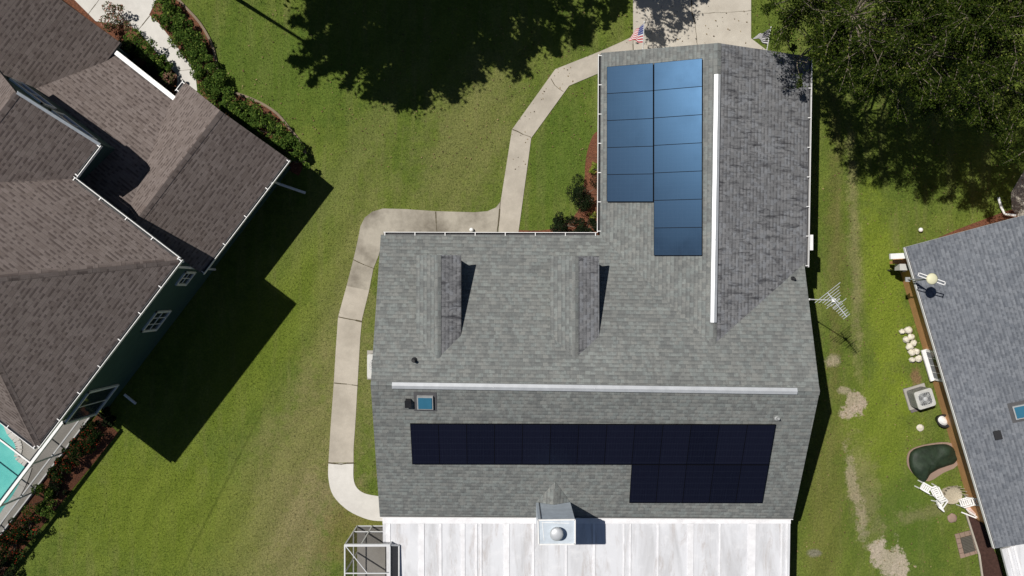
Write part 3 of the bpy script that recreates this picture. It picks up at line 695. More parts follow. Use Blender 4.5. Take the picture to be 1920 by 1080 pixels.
for i in range(5): p = t0 + ext * i * 2.1; fm.bar((p.x, p.y, .1), p, .05, .07)
fm.bar(t0 + ext * .0, t0 - B * 9, .08, .1)
for i in range(1, 4): p = t0 + ext * (i * 2.1 - .05); fm.bar(p + Z * 0, p - B * 8, .06, .08)
fm.bar(t0 - B * 2.2, t1 - B * 2.2, .06, .08)
fm.build('cage_frame', M['white'], cg)
s1_ = MB(); s1_.face([b0_, b1_, t1, t0]); s1_.build('screen', M['screen'], cg)
s2_ = MB(); s2_.face([t0 - Z * .02, t1 - Z * .02, t1 - B * 8 - Z * .02, t0 - B * 8 - Z * .02]); s2_.build('screen', M['screenroof'], cg)

# ------------------------------------------------------------------ small screened porch at the foot of the side walk
pc = thing('screen_porch', W(690, 1030), 'small grey framed screened porch standing beside the white annex roof', 'screen cage')
g0, g1 = W(670, 986), W(727, 986.5); HT = 2.62; t0, t1 = Vector((g0.x, g0.y, HT)), Vector((W(731, 1030, HT).x, g0.y, HT)); dn_ = Vector((0, -5.5, 0)); t2 = Vector((W(748, 1034, HT - .35).x, g0.y - .12, HT - .35))
fb = MB()
for p in (t0, t1, (t0 + t1) / 2 + X * -.25): fb.bar((p.x, p.y, 0), p, .05, .05)
fb.bar(t0, t1 + X * .02, .09, .10); fb.bar(Vector((g0.x, g0.y, .85)), Vector((t1.x, t1.y, .85)), .05, .05); fb.bar(Vector((g0.x, g0.y, .03)), Vector((t1.x, t1.y, .03)), .05, .06)
fb.bar(t0, t0 + dn_, .05, .06); fb.bar(t1, t1 + dn_, .05, .06); fb.bar(t1, t2, .05, .06); fb.bar(t2, t2 + dn_, .05, .06)
for y_ in (1.1, 2.2): fb.bar(t0 - Y * y_, t1 - Y * y_, .04, .05); fb.bar((g0.x, g0.y - y_, 0), t0 - Y * y_, .045, .045)
fb.bar(Vector((g0.x, g0.y, .85)), Vector((g0.x, g0.y - 5, .85)), .04, .04); fb.bar(t0, (t0 + t1) / 2 - Y * 1.1, .03, .03)
fb.build('porch_frame', plain('grey_white_frame', (.6, .61, .62), .45, .4, .05), pc)
sb = MB(); L_ = lambda p, z_: Vector((p.x, p.y, z_))
sb.face([L_(g0, .05), L_(t1, .05), t1, t0]); sb.face([L_(g0, .05), t0, t0 + dn_, L_(g0 + dn_, .05)]); sb.build('screen', M['screen'], pc)
s3 = MB(); s3.face([t0 - Z * .03, t1 - Z * .03, t1 + dn_ - Z * .03, t0 + dn_ - Z * .03][::-1]); s3.build('screen', M['screenroof'], pc)
s4 = MB(); s4.face([t1, t2, t2 + dn_, t1 + dn_]); s4.build('panel', M['darkmetal'], pc)
sl = MB(); sl.prism([L_(g0, 0) - X * .0, L_(t2, 0), L_(t2, 0) + dn_, L_(g0, 0) + dn_], -.02, .05); sl.build('porch_floor', M['deck'], pc)

# ------------------------------------------------------------------ slate-roofed neighbour on the right
rn = thing('house', W(1850, 700), 'slate blue roofed house with tan siding on the right edge', 'house')
e0, e1 = W(1699, 463, 2.5), W(1867, 1028, 2.5); D = (e1 - e0).normalized(); N_ = Vector((-D.y, D.x, 0)); N_ = N_ if N_.x > 0 else -N_
pr_ = .36; T = N_ + Z * pr_
SLm = M['slate_shingle']; PR = Plane(e0, e1, e0 + T * 3)
rk0 = PR.on(1990, 384); sk1 = PR.on(1960, 996)
rtop, rbot = e0 + T * 7.5, e1 + T * 7.5
rroof = slopes([[e0, e1, rbot, rtop], [rtop, rbot, rbot + N_ * 7.5 - Z * pr_ * 7.5, rtop + N_ * 7.5 - Z * pr_ * 7.5]]).build('roof', [SLm, M['white']], rn)
gutter(e0, e1, -N_, rroof, .06, brackets=False)
oh2 = .62; r0, r1 = basep(e0) + N_ * oh2 + D * .5, basep(e1) + N_ * oh2 - D * .4
rsplit = r0 + D * ((W(1838, 968) - r0).dot(D))
mb = MB(); mb.prism([r0, rsplit, rsplit + N_ * 12, r0 + N_ * 12], 0, 2.45); mb.build('wall', M['tan'], rn)
mb = MB(); mb.prism([rsplit, r1, r1 + N_ * 12, rsplit + N_ * 12], 0, 2.45); mb.build('wall', M['brown'], rn)
PWr = Plane(r0, r0 + D, r0 + Z)
wn_ = MB(); c = PWr.on(1746, 683); c.z = .95
ax = (D, -N_, Z)
wc_ = c - N_ * .04
for s_ in (-1, 1): wn_.box(wc_ + D * s_ * .62, .09, .1, 1.2, ax); 
wn_.box(wc_ - Z * .6 - N_ * .07, 1.35, .26, .09, ax); wn_.box(wc_ + Z * .6, 1.3, .1, .09, ax)
for i in range(1, 4): wn_.box(wc_ + D * (i * .31 - .62) - N_ * .045, .02, .01, 1.1, ax)
wf = wn_.build('window', M['white'], rn); g_ = MB(); g_.box(wc_ - N_ * .03, 1.16, .02, 1.12, ax); g_.build('pane', M['pane'], wf)
skylight(PR, 1914, 771, .44, .42, rroof)
bv = MB(); p = PR.on(1869.5, 814); ax = on_plane_axes(PR); bv.box(p + ax[2] * .07, .28, .2, .14, ax); bv.box(p + ax[2] * .15, .34, .26, .02, ax); bv.build('roof_vent', M['black'], rroof)
tc = MB(); tw = W(1672, 483, 1.2); tc.box(W(1686, 480, 2.0), 1.0 * .75, .22, .12, (Vector((.99, .05, 0)), Vector((-.05, .99, 0)), Z)); tc.build('cornice_return', M['white'], rn)
tc = MB(); tc.box(W(1690, 488, 1.2), .7, .22, .06); tc.box(W(1690, 492, .7), .75, .12, .5); tc.build('ledge', M['tan'], rn)
mb = MB(); c = W(1691, 501, 1.25); mb.box(c, .38, .26, .45); mb.box(c + Vector((.05, -.16, -.05)), .12, .06, .3, m=1); mb.tube([c + Vector((.0, -.1, -.2)), (c.x, c.y - .1, 0)], .03, m=1); mb.build('meter_box', [M['acgrey'], M['darkmetal']], rn)
# white annex corner at the lower right
mb = MB(); q = [W(1878, 1030, 2.2), W(1990, 996, 2.2), W(2020, 1140, 2.2), W(1912, 1160, 2.2)]; mb.prism(q, 2.08, 2.2)
an = mb.build('annex_roof', M['panelroof'], rn); mb = MB()
for f in (.1, .2, .42, .5, .72): mb.bar(q[0].lerp(q[1], f) + Z * .03, q[3].lerp(q[2], f) + Z * .03, .09, .04)
mb.build('panel_rib', MATS['white_coating'], an)
# dark timber strip at its foot
mb = MB(); q = [W(1811, 961), W(1838, 975), W(1874, 1060), W(1890, 1140), W(1850, 1140), W(1836, 1040)]; mb.prism(q, -.02, .12); struct(mb, 'back_deck', M['brown'])
mb = MB(); mb.bar(W(1811, 962, .14), W(1836, 1040, .14), .07, .06); mb.bar(W(1836, 1040, .14), W(1850, 1140, .14), .07, .06); struct(mb, 'deck_kerb', M['concrete'])

# ------------------------------------------------------------------ vegetation
def leaves(centres, normals_up, size, m, name, parent=None, asp=.55, droop=.35):
    """one mesh of leaf-sized quads. centres: (n,3) array"""
    n = len(centres); C_ = np.asarray(centres, float)
    th = RNG.uniform(0, 2 * np.pi, n); el = RNG.normal(0, .55, n) - droop * .3
    d = np.stack([np.cos(th) * np.cos(el), np.sin(th) * np.cos(el), np.sin(el)], 1)
    r = RNG.normal(0, 1, (n, 3)); r[:, 2] += normals_up; r /= np.linalg.norm(r, axis=1)[:, None]
    s_ = np.cross(d, r); s_ /= np.linalg.norm(s_, axis=1)[:, None] + 1e-9
    L = size * RNG.uniform(.6, 1.35, n)[:, None]; Wd = L * asp
    nn = np.cross(s_, d)
    P = np.stack([C_ - d * L / 2, C_ + s_ * Wd / 2 + nn * L * .06, C_ + d * L / 2, C_ - s_ * Wd / 2 + nn * L * .06], 1).reshape(-1, 3)
    me = bpy.data.meshes.new(name); me.vertices.add(4 * n); me.vertices.foreach_set('co', P.ravel())
    me.loops.add(4 * n); me.loops.foreach_set('vertex_index', np.arange(4 * n)); me.polygons.add(n)
    me.polygons.foreach_set('loop_start', np.arange(0, 4 * n, 4)); me.polygons.foreach_set('loop_total', np.full(n, 4))
    me.materials.append(m); me.update(calc_edges=True); o = bpy.data.objects.new(name, me); col.objects.link(o)
    if parent is not None: o.parent = parent; o.matrix_parent_inverse = Matrix.Translation(-Vector(parent.location))
    return o
def shrub_points(c, rx, ry, h_, n, rot=0, lumps=14, z0=.05):
    pts = []
    cs_ = []
    for i in range(lumps):
        a = random.uniform(0, 6.28); rr = random.uniform(.1, .85) ** .6
        cs_.append((math.cos(a) * rr * rx, math.sin(a) * rr * ry, h_ * random.uniform(.35, .8), random.uniform(.2, .38) * (rx + ry) / 2))
    per = n // lumps
    for (x, y, z, r) in cs_:
        v = RNG.normal(0, 1, (per, 3)); v /= np.linalg.norm(v, axis=1)[:, None]; v[:, 2] = np.abs(v[:, 2]) * .9 - .15
        q = v * (r * RNG.uniform(.5, 1.25, per) ** .6)[:, None] + np.array([x, y, z]); pts.append(q)
    P = np.concatenate(pts); cr, sr = math.cos(rot), math.sin(rot)
    x = P[:, 0] * cr - P[:, 1] * sr; y = P[:, 0] * sr + P[:, 1] * cr
    P = np.stack([x + c.x, y + c.y, np.maximum(P[:, 2], z0)], 1); return P
def shrub(u, v, rx, ry, h_, mat, label, cat='shrub', group=None, rot=0, n=700, size=.085, name='shrub', asp=.55):
    c = W(u, v, h_ * .6); c.z = 0; th = thing(name, c, label, cat, group)
    leaves(shrub_points(c, rx, ry, h_, n, rot), .9, size, M[mat], 'foliage', th, asp)
    st = MB()
    for i in range(5):
        a = i * 1.26 + random.random(); st.tube([c, c + Vector((math.cos(a) * rx * .25, math.sin(a) * ry * .25, h_ * .4)), c + Vector((math.cos(a) * rx * .5, math.sin(a) * ry * .5, h_ * .7))], [.02, .014, .007], 5)
    st.build('stem', M['bark'], th); return th
# hedge inside the curved edging
hs = [(303, 14, .50), (322, 36, .46), (338, 58, .50), (352, 80, .48), (366, 100, .45), (379, 122, .46), (388, 146, .48), (402, 166, .46), (420, 186, .50), (440, 204, .46), (462, 216, .48), (484, 232, .48), (506, 248, .50), (528, 264, .50), (548, 282, .46), (562, 300, .36)]
ords = 'first second third fourth fifth sixth seventh eighth ninth tenth eleventh twelfth thirteenth fourteenth fifteenth last'.split()
for i, (u, v, r) in enumerate(hs):
    shrub(u, v, r * 1.45, r * 1.2, .85, 'shrubleaf', f'leafy green hedge shrub inside the curved stone edging, {ords[i]} from the top of the photo', group='hedge shrubs along the curved edging', rot=-.9, n=2000)
shrub(218, 36, .75, .55, 1.0, 'pinkleaf', 'pinkish flowering shrub beside the pale walkway of the left house', rot=-.5, n=1100)
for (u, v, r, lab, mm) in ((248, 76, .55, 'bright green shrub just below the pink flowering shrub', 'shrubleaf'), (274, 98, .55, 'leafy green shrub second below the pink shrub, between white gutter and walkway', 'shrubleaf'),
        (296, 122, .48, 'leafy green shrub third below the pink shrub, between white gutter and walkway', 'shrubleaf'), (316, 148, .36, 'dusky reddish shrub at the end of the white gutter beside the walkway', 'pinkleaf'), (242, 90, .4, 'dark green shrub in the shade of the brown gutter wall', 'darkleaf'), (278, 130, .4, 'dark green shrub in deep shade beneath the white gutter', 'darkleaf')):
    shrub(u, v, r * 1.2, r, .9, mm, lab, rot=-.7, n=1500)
# bed at the inner corner of the main house
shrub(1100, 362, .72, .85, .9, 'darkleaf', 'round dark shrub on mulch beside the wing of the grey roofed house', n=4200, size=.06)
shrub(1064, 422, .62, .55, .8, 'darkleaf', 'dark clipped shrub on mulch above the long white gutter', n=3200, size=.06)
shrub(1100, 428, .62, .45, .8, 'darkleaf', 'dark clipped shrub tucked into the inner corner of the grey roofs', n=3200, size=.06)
shrub(1117, 316, .26, .24, .4, 'limeleaf', 'small yellow green plant on mulch beside the wing gutter', 'plant', n=160, size=.15, name='plant', asp=.25)
shrub(1112, 405, .18, .18, .3, 'limeleaf', 'tiny light green plant between the two groups of dark shrubs', 'plant', n=110, size=.12, name='plant', asp=.25)
# flower bed outside the pool cage
for (u, v, rx, ry, h_, mm, lab) in ((195, 785, .40, .35, .6, 'darkleaf', 'low dark shrub at the top end of the pool garden bed'), (172, 815, .6, .45, .8, 'redleaf', 'red flowering bush just below the corner of the brown roofed house'),
        (142, 842, .6, .45, .8, 'redleaf', 'red flowering bush second from the top of the pool garden bed'), (108, 880, .5, .4, .7, 'redleaf', 'red flowering bush third down the pool garden bed, beside the round green bush'), (76, 942, .62, .55, .95, 'shrubleaf', 'round plain green bush in the pool garden bed'),
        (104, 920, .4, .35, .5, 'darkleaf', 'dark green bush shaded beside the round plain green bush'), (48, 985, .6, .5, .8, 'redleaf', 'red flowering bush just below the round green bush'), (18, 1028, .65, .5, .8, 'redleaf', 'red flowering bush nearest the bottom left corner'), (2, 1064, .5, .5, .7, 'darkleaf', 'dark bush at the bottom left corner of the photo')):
    shrub(u, v, rx * 1.15, ry * 1.25, h_, mm, lab, rot=.9, n=2000, size=.08)

def tree(name, label, base, th_, lobes, mat, density=1.0, size=.13, group=None, rb=.32, lowbranches=0):
    """lobes: list of (centre, rx, rz). trunk, forking limbs to each lobe, clumps of leaves over every lobe"""
    t_ = thing(name, base, label, 'tree', group)
    wd = MB(); top = base + Z * th_
    wd.tube([base, base + Z * th_ * .5 + Vector((.1, .05, 0)), top], [rb, rb * .8, rb * .7], 9)
    pts = []
    for (c, rx, rz) in lobes:
        mid = top.lerp(c, .5) + Vector((random.uniform(-.4, .4), random.uniform(-.4, .4), -.3)); mid.z -= .8; mid2 = mid.lerp(c, .5) + Vector((random.uniform(-.4, .4), random.uniform(-.4, .4), -.2)); wd.tube([top - Z * .3, mid, mid2, c - Z * rz * .75], [rb * .38, rb * .24, rb * .15, rb * .07], 7)
        ncl = max(5, int(rx * rx * 5.4 * density))
        for k in range(ncl):
            a = random.uniform(0, 6.283); zz = random.uniform(-.35, 1); rr = math.sqrt(max(0, 1 - zz * zz)) * random.uniform(.75, 1.12)
            if k % 4 == 0: rr *= .55; zz *= .6
            d = Vector((math.cos(a) * rr * rx, math.sin(a) * rr * rx, zz * rz * random.uniform(.7, 1.05))); p = c + d
            c_lo = c - Z * rz * .75; q = c_lo.lerp(p, .6) + Vector((random.uniform(-.25, .25), random.uniform(-.25, .25), -.12)); wd.tube([c_lo, q, p], [rb * .07, .018, .008], 4, caps=False)
            out = Vector((d.x, d.y, d.z * .2)); out = out.normalized() if out.length > .01 else X
            sd_ = Z.cross(out).normalized(); L = random.uniform(.5, 1.05) * min(1, rx / 1.4); wdt = L * .42
            nl = int(330 * L * density + 60)
            # elongated spray: several twigs fanning out
            for tw_ in range(3):
                aa = random.uniform(-.7, .7); dr = (out * math.cos(aa) + sd_ * math.sin(aa)).normalized(); e = p + dr * L * random.uniform(.6, 1.0) - Z * random.uniform(.0, .3)
                wd.tube([p, p.lerp(e, .5) + Z * .04, e], [.012, .008, .004], 3, caps=False)
                m_ = nl // 3; tt_ = RNG.uniform(0, 1, m_) ** .8; base_ = np.array(p)[None] + (np.array(e - p)[None]) * tt_[:, None]
                pts.append(np.array(p)[None] + RNG.normal(0, 1, (m_ // 4, 3)) * np.array([.3, .3, .16]) - np.array([0, 0, .15])); pts.append(base_ + RNG.normal(0, 1, (m_, 3)) * np.array([wdt * .34, wdt * .34, .11]) * (1.05 - .5 * tt_[:, None]))
    wd.build('trunk', M['bark'], t_, True)
    leaves(np.concatenate(pts), 1.3, size, mat, 'crown', t_, .5)
    return t_
def lobe(u, v, h_, rx, rz=None): return (W(u, v, h_), rx, rz or rx * .6)
tree('oak_tree', 'large dark green oak overhanging the driveway wing at the top right', Vector((16.2, 11.5, 0)), 3.6,
     [lobe(1492, 22, 4.8, .85), lobe(1535, 70, 5.0, 1.1), lobe(1500, 108, 4.2, .75, .4), lobe(1570, 62, 6.0, 1.6), lobe(1530, -18, 6.2, 1.7), lobe(1575, 99, 5.6, 1.0), lobe(1620, 12, 7.4, 2.0),
      lobe(1650, 84, 6.4, 1.7), lobe(1700, 52, 7.8, 2.2), lobe(1695, 114, 6.2, 1.4), lobe(1770, 84, 7.4, 2.0), lobe(1812, 152, 6.4, 1.4), lobe(1750, 139, 6.2, 1.0), lobe(1870, 104, 7.6, 2.2), lobe(1885, 159, 6.2, 1.2), lobe(1820, 2, 8.2, 2.2), lobe(1720, -68, 8.0, 2.3), lobe(1920, 12, 8.0, 2.2), lobe(1600, -108, 7.0, 2.0), lobe(1850, -108, 8.0, 2.2), lobe(1960, 184, 6.4, 1.8), lobe(1980, 110, 7.5, 2.0)],
     M['oakleaf'], 1.05, .082)
tree('oak_tree', 'oak beyond the top left edge whose shadow lies on the left lawn', W(440, -400, 0), 4.5,
     [lobe(330, -420, 8.0, 2.4), lobe(430, -300, 8.5, 2.6), lobe(560, -330, 8.5, 2.6), lobe(480, -200, 7.8, 2.2), lobe(600, -215, 7.8, 2.0), lobe(390, -200, 7.6, 1.9), lobe(350, -310, 8.0, 2.2), lobe(690, -300, 7.8, 1.9), lobe(520, -125, 7.6, 1.6), lobe(525, -40, 7.6, .45), lobe(627, -85, 7.6, .7), lobe(448, -66, 7.6, .55), lobe(295, -139, 7.6, 1.0), lobe(806, -203, 7.6, 1.1), lobe(840, -270, 7.6, 1.3), lobe(730, -130, 7.6, .7), lobe(580, -110, 8.0, 1.2), lobe(440, -110, 7.6, 1.2), lobe(700, -190, 7.8, 1.4), lobe(315, -235, 7.6, 1.1), lobe(875, -225, 7.6, 1.1), lobe(770, -160, 7.6, .6), lobe(640, -420, 8.2, 2.4), lobe(450, -420, 9, 2.6)], M['oakleaf'], 1.3, .17)
tree('young_tree', 'young tree beyond the top edge whose shadow dapples the driveway', W(1085, -330, 0), 3.4,
     [lobe(1100, -215, 5.4, 1.2), lobe(1175, -165, 5.0, .9), lobe(1138, -125, 5.4, .45), lobe(1182, -127, 5.4, .32), lobe(1146, -88, 5.4, .34), lobe(1215, -165, 5.4, .5), lobe(1020, -150, 5.4, .55), lobe(1060, -260, 5.8, 1.4), lobe(1150, -250, 5.6, 1.2), lobe(1010, -180, 5.4, .7), lobe(1210, -205, 5.2, .7)], M['oakleaf'], 1.2, .14, rb=.10)

pm = MB(); pm.tube([W(405, -27), W(405, -27) + Z * 8], [.10, .06], 10); pm.box(W(405, -27) + Z * 8 + X * .3, .7, .2, .1); tag(pm.build('shadow_pole', M['darkmetal']), 'tall slim unseen pole beyond the top edge, added to cast a thin shadow on the left lawn', 'pole')  # unseen pole with a box head, added to cast a thin line of shadow

# ------------------------------------------------------------------ flags on the garage front
def flag(u0, v0, u1, v1, cloth, cols, label, top=3.1, hb=2.45):
    """pole from (u0,v0) tip to (u1,v1) foot; cloth: photo corner offsets of the fly end"""
    tip, foot = W(u0, v0, top), W(u1, v1, hb); th = thing('flag', foot, label, 'flag')
    pm = MB(); pm.tube([foot - Vector((0, .35, .15)), foot, tip], [.022, .02, .016], 8); pm.lathe(tip, [(.02, 0), (.035, .03), (.02, .06), (.002, .07)], 8); pm.build('flagpole', M['white'], th)
    a = tip.lerp(foot, .04); b = tip.lerp(foot, .80); fa, fb_ = [W(*p) for p in cloth]
    N1, N2 = 24, 39; P = []
    for i in range(N1 + 1):
        s_ = i / N1; row = []
        for j in range(N2 + 1):
            r = j / N2; p = a.lerp(b, r).lerp(fa.lerp(fb_, r), s_); wv = math.sin(s_ * 9 + r * 2.2) * .07 * s_ ** .6; p = p + Vector((wv * .35, wv * .5, wv)); row.append(p)
        P.append(row)
    mb = MB(); f0_ = mb
    for i in range(N1):
        for j in range(N2):
            k = j // 3; cant = i < N1 * .42 and k < 7
            m_ = 2 if cant else (0 if k % 2 == 0 else 1)
            mb.face([P[i][j], P[i + 1][j], P[i + 1][j + 1], P[i][j + 1]], m_)
    for a_ in range(5):
        for b_ in range(4):
            i, j = 1 + a_ * 2, 2 + b_ * 5; p = P[i][j]; ex = (P[i + 1][j] - p).normalized(); ey = (P[i][j + 1] - p).normalized(); n = ex.cross(ey).normalized()
            if n.z < 0: n = -n
            st = [p + n * .006 + (ex * math.cos(q * math.pi / 5) + ey * math.sin(q * math.pi / 5)) * (.026 if q % 2 == 0 else .011) for q in range(10)]; mb.face(st, 1)
    mb.build('flag_cloth', cols, th, False); return th
fr_ = plain('flag_red', (.50, .045, .06), .8, .1, .05); fwh = plain('flag_white', (.75, .74, .74), .8, .1, .04); fbl = plain('flag_blue', (.06, .08, .26), .8, .1, .05); fbk = plain('flag_black', (.03, .03, .045), .8, .1, .05)
flag(1208, 42, 1205.5, 90, [(1190, 58, 2.55), (1180, 74, 2.35)], [fr_, fwh, fbl], 'red white and blue striped flag on a white pole at the driveway edge')
flag(1445.5, 52, 1438, 93, [(1420, 66, 2.5), (1413, 70, 2.4)], [fbk, fwh, fbk], 'black and white striped flag beside the big oak')

# ------------------------------------------------------------------ equipment
def condenser(u, v, h_, s_, rot, label, name='air_conditioner', htop=.8):
    c = W(u, v, htop); g_ = Vector((c.x, c.y, 0)); th = thing(name, g_, label, 'air conditioner', 'outdoor condenser units'); cr = Vector((math.cos(rot), math.sin(rot), 0)); ax = (cr, Z.cross(cr), Z)
    pad = MB(); pad.box(g_ + Z * .04, s_ * 1.25, s_ * 1.25, .08, ax); pad.build('pad', M['deck'], th)
    bm_ = MB(); r = .1; pol = []
    for cx, cy, a0 in ((1, 1, 0), (-1, 1, 90), (-1, -1, 180), (1, -1, 270)):
        for k in range(5):
            a = R(a0 + k * 22.5); pol.append((cx * (s_ / 2 - r) + math.cos(a) * r, cy * (s_ / 2 - r) + math.sin(a) * r))
    ring = lambda z_, k=1.0: [g_ + ax[0] * x * k + ax[1] * y * k + Z * z_ for x, y in pol]
    def loft(A_, B_, m_=0):
        for i in range(len(A_)): j = (i + 1) % len(A_); bm_.face([A_[i], A_[j], B_[j], B_[i]], m_)
    loft(ring(.08), ring(htop - .06), 1)
    for z_ in np.arange(.14, htop - .08, .055): loft(ring(z_, 1.015), ring(z_ + .022, 1.015), 0)
    loft(ring(htop - .07, 1.03), ring(htop - .01, 1.03)); top = ring(htop, 1.0); loft(ring(htop - .01, 1.03), top)
    n = len(top); R_ = s_ * .41; inn = [g_ + ax[0] * math.cos(math.atan2(y, x)) * R_ + ax[1] * math.sin(math.atan2(y, x)) * R_ + Z * htop for x, y in pol]; loft(top, inn)
    low = [p - Z * .12 for p in inn]; loft(inn, low, 1); bm_.face(low, 1); bm_.build('casing', [M['acgrey'], M['darkmetal']], th)
    gr = MB(); cc_ = g_ + Z * (htop + .01)
    for q in (.3, .5, .7, .9, 1.02):
        for k in range(24):
            a, b = k * math.pi / 12, (k + 1) * math.pi / 12; gr.bar(cc_ + Vector((math.cos(a), math.sin(a), 0)) * R_ * q, cc_ + Vector((math.cos(b), math.sin(b), 0)) * R_ * q, .010, .008)
    for k in range(20): a = k * math.pi / 10; gr.bar(cc_, cc_ + Vector((math.cos(a), math.sin(a), 0)) * R_ * 1.02, .010, .008)
    gr.lathe(cc_, [(.09, 0), (.08, .02), (.01, .03)], 12); gr.build('fan_grille', M['galv'], th)
    fb2 = MB()
    for k in range(4):
        a = k * math.pi / 2 + .4; fb2.face([cc_ - Z * .07, cc_ - Z * .08 + Vector((math.cos(a), math.sin(a), 0)) * R_ * .92, cc_ - Z * .05 + Vector((math.cos(a + .7), math.sin(a + .7), 0)) * R_ * .92])
    fb2.build('fan_blade', M['grey'], th); return th
condenser(1735, 748, .8, .74, R(17), 'square white air conditioner on a slab against the tan wall of the slate roofed house', htop=.78)
condenser(711, 687, .8, .98, 0, 'grey air conditioner half hidden under the left roof edge of the central house', htop=.72)
pd = MB(); q = [W(1694, 728), W(1730, 722), W(1745, 762), W(1708, 774)]; pd.prism(q, -.02, .05); tag(pd.build('slab', plain('grey_slab', (.16, .14, .14), .9, .1)), 'bare grey equipment slab left of the white air conditioner', 'slab')
# aerial beside the main house
at = thing('tv_antenna', Vector((W(1562, 565, 5.7).x, W(1562, 563, 5.7).y, 0)), 'spiky white television aerial on a tall mast right of the central house', 'antenna')
mt = MB(); b0 = Vector(at.location); tp = b0 + Z * 5.8; mt.tube([b0, b0 + Z * 3.4], .035, 8); mt.tube([b0 + Z * 3.4, tp], .02, 8); mt.box(b0 + Z * 3.1 - X * .2, .5, .05, .05); mt.build('mast', M['white'], at)
an_ = MB(); bd_ = Vector((.62, -.78, 0)).normalized(); cr_ = Vector((.78, .62, 0)).normalized(); st = tp - bd_ * .35 - Z * .05
an_.bar(st, st + bd_ * 1.1, .03, .03); Ls = [1.15, .95, .75, .7, .62, .42, .40, .38, .36, .34, .34, .30, .30]
for i, L in enumerate(Ls):
    p = st + bd_ * (1.08 * i / (len(Ls) - 1)); an_.bar(p - cr_ * L / 2 + Z * .01, p + cr_ * L / 2 + Z * .01, .018, .014)
for s_ in (-1, 1): an_.bar(st + bd_ * .15, st + bd_ * .5 + Z * .3 * s_, .02, .02); an_.bar(st + bd_ * .5 + Z * .3 * s_ - cr_ * .3, st + bd_ * .5 + Z * .3 * s_ + cr_ * .3, .016, .016)
an_.build('aerial', M['galv'], at)
bx = MB(); bx.box(tp - Z * .05, .12, .12, .08); bx.build('amplifier', M['white'], at)
# aerial above the slate roof
pz = W(1747, 523, 4.3); at2 = thing('tv_antenna', Vector((W(1712, 527, 2.6).x, W(1712, 527, 2.6).y, 0)), 'round cream aerial with two white arms above the slate roof', 'antenna')
mt = MB(); b0 = Vector(at2.location); b0 = Vector((pz.x - .0, pz.y, 0)); at2.location = b0; zroof = PR.z(pz.x, pz.y)
mt.tube([(pz.x, pz.y, zroof), pz], .025, 8); fo = PR.on(1713, 527); mt.tube([fo, (pz.x, pz.y, pz.z - .3)], .02, 6); mt.box((pz.x, pz.y, zroof + .03), .18, .18, .05); mt.build('mast', M['grey'], at2)
ds_ = MB(); ds_.lathe(pz, [(.10, -.05), (.2, -.02), (.215, .03), (.17, .075), (.05, .09), (.005, .092)], 24); ds_.build('dish', plain('cream_plastic', (.66, .64, .44), .5, .3, .05), at2, True)
ar = MB(); d_ = Vector((.93, -.33, 0)).normalized(); s2 = Z.cross(d_)
for s_ in (-1, 1):
    for o_ in (-.055, .055): ar.bar(pz + d_ * .2 * s_ + s2 * o_, pz + d_ * .52 * s_ + s2 * o_, .035, .03)
    ar.bar(pz + d_ * .52 * s_ + s2 * .07, pz + d_ * .52 * s_ - s2 * .07, .03, .03)
ar.build('arm', M['white'], at2)
# rain-water pipe, lawn lamps
dp = MB(); dp.tube([W(1872, 370, .15), W(1877, 388, .15), W(1884, 402, .2), W(1905, 404, .4)], .055, 8); tag(dp.build('drain_pipe', M['white'], None, True), 'bent white drain pipe lying on the grass by the slate roofed house', 'pipe')
for (u, v, lab) in ((1726, 431, 'small white globe lamp on the grass above the slate roof corner'), (884, 431, 'small white globe lamp on the walk beside the long white gutter'), (1671, 483, None)):
    if lab is None: continue
    c = W(u, v, .12); g_ = MB(); g_.lathe((c.x, c.y, 0), [(.03, 0), (.03, .07), (.07, .08), (.095, .13), (.085, .18), (.05, .21), (.005, .22)], 14); tag(g_.build('globe_lamp', M['white'], None, True), lab, 'lamp')

# white rocks against the tan wall
def rock(u, v, r, h_, m, label, name, cat, group=None, seed=0, sx=1, sy=1, rot=0):
    bm = bmesh.new(); bmesh.ops.create_icosphere(bm, subdivisions=3, radius=1); c = W(u, v, h_ * .6)
    for v_ in bm.verts:
        n = mnoise.fractal(v_.co * 1.6 + Vector((seed * 7.1, 0, 0)), 1.0, 2.0, 4) * .28
        p = v_.co * (1 + n); x, y = p.x * r * sx, p.y * r * sy; cr, sr = math.cos(rot), math.sin(rot)
        v_.co = Vector((c.x + x * cr - y * sr, c.y + x * sr + y * cr, max(0, h_ * .45 + p.z * h_ * .55)))
    me = bpy.data.meshes.new(name); bm.to_mesh(me); bm.free(); me.materials.append(m); o = bpy.data.objects.new(name, me); col.objects.link(o)
    me.polygons.foreach_set('use_smooth', [True] * len(me.polygons)); return tag(o, label, cat, group)
rk_ = [(1692, 622, .11, 'smallest of the left column'), (1704, 619, .16, 'topmost of the pile'), (1700, 637, .14, 'left one in the second row'), (1709, 632, .14, 'right one in the second row'), (1706, 650, .15, 'left one in the third row'), (1714, 643, .13, 'right one in the third row'),
       (1711, 661, .15, 'left one in the fourth row'), (1719, 659, .13, 'right one in the fourth row'), (1711, 675, .12, 'left one in the bottom row'), (1723, 673, .15, 'right one in the bottom row')]
for i, (u, v, r, s_) in enumerate(rk_): rock(u, v, r, .26, M['stone'], f'white rock in the pile by the tan wall, {s_}', 'rock', 'rock', 'white rocks by the tan wall', i)
rock(1726, 802, .15, .1, M['stone'], 'single pale stepping stone on the grass below the white air conditioner', 'stone', 'stone', None, 31)
rock(1786, 972, .2, .08, M['paver'], 'pinkish round stone on the grass below the heap of chairs', 'stone', 'stone', None, 33)
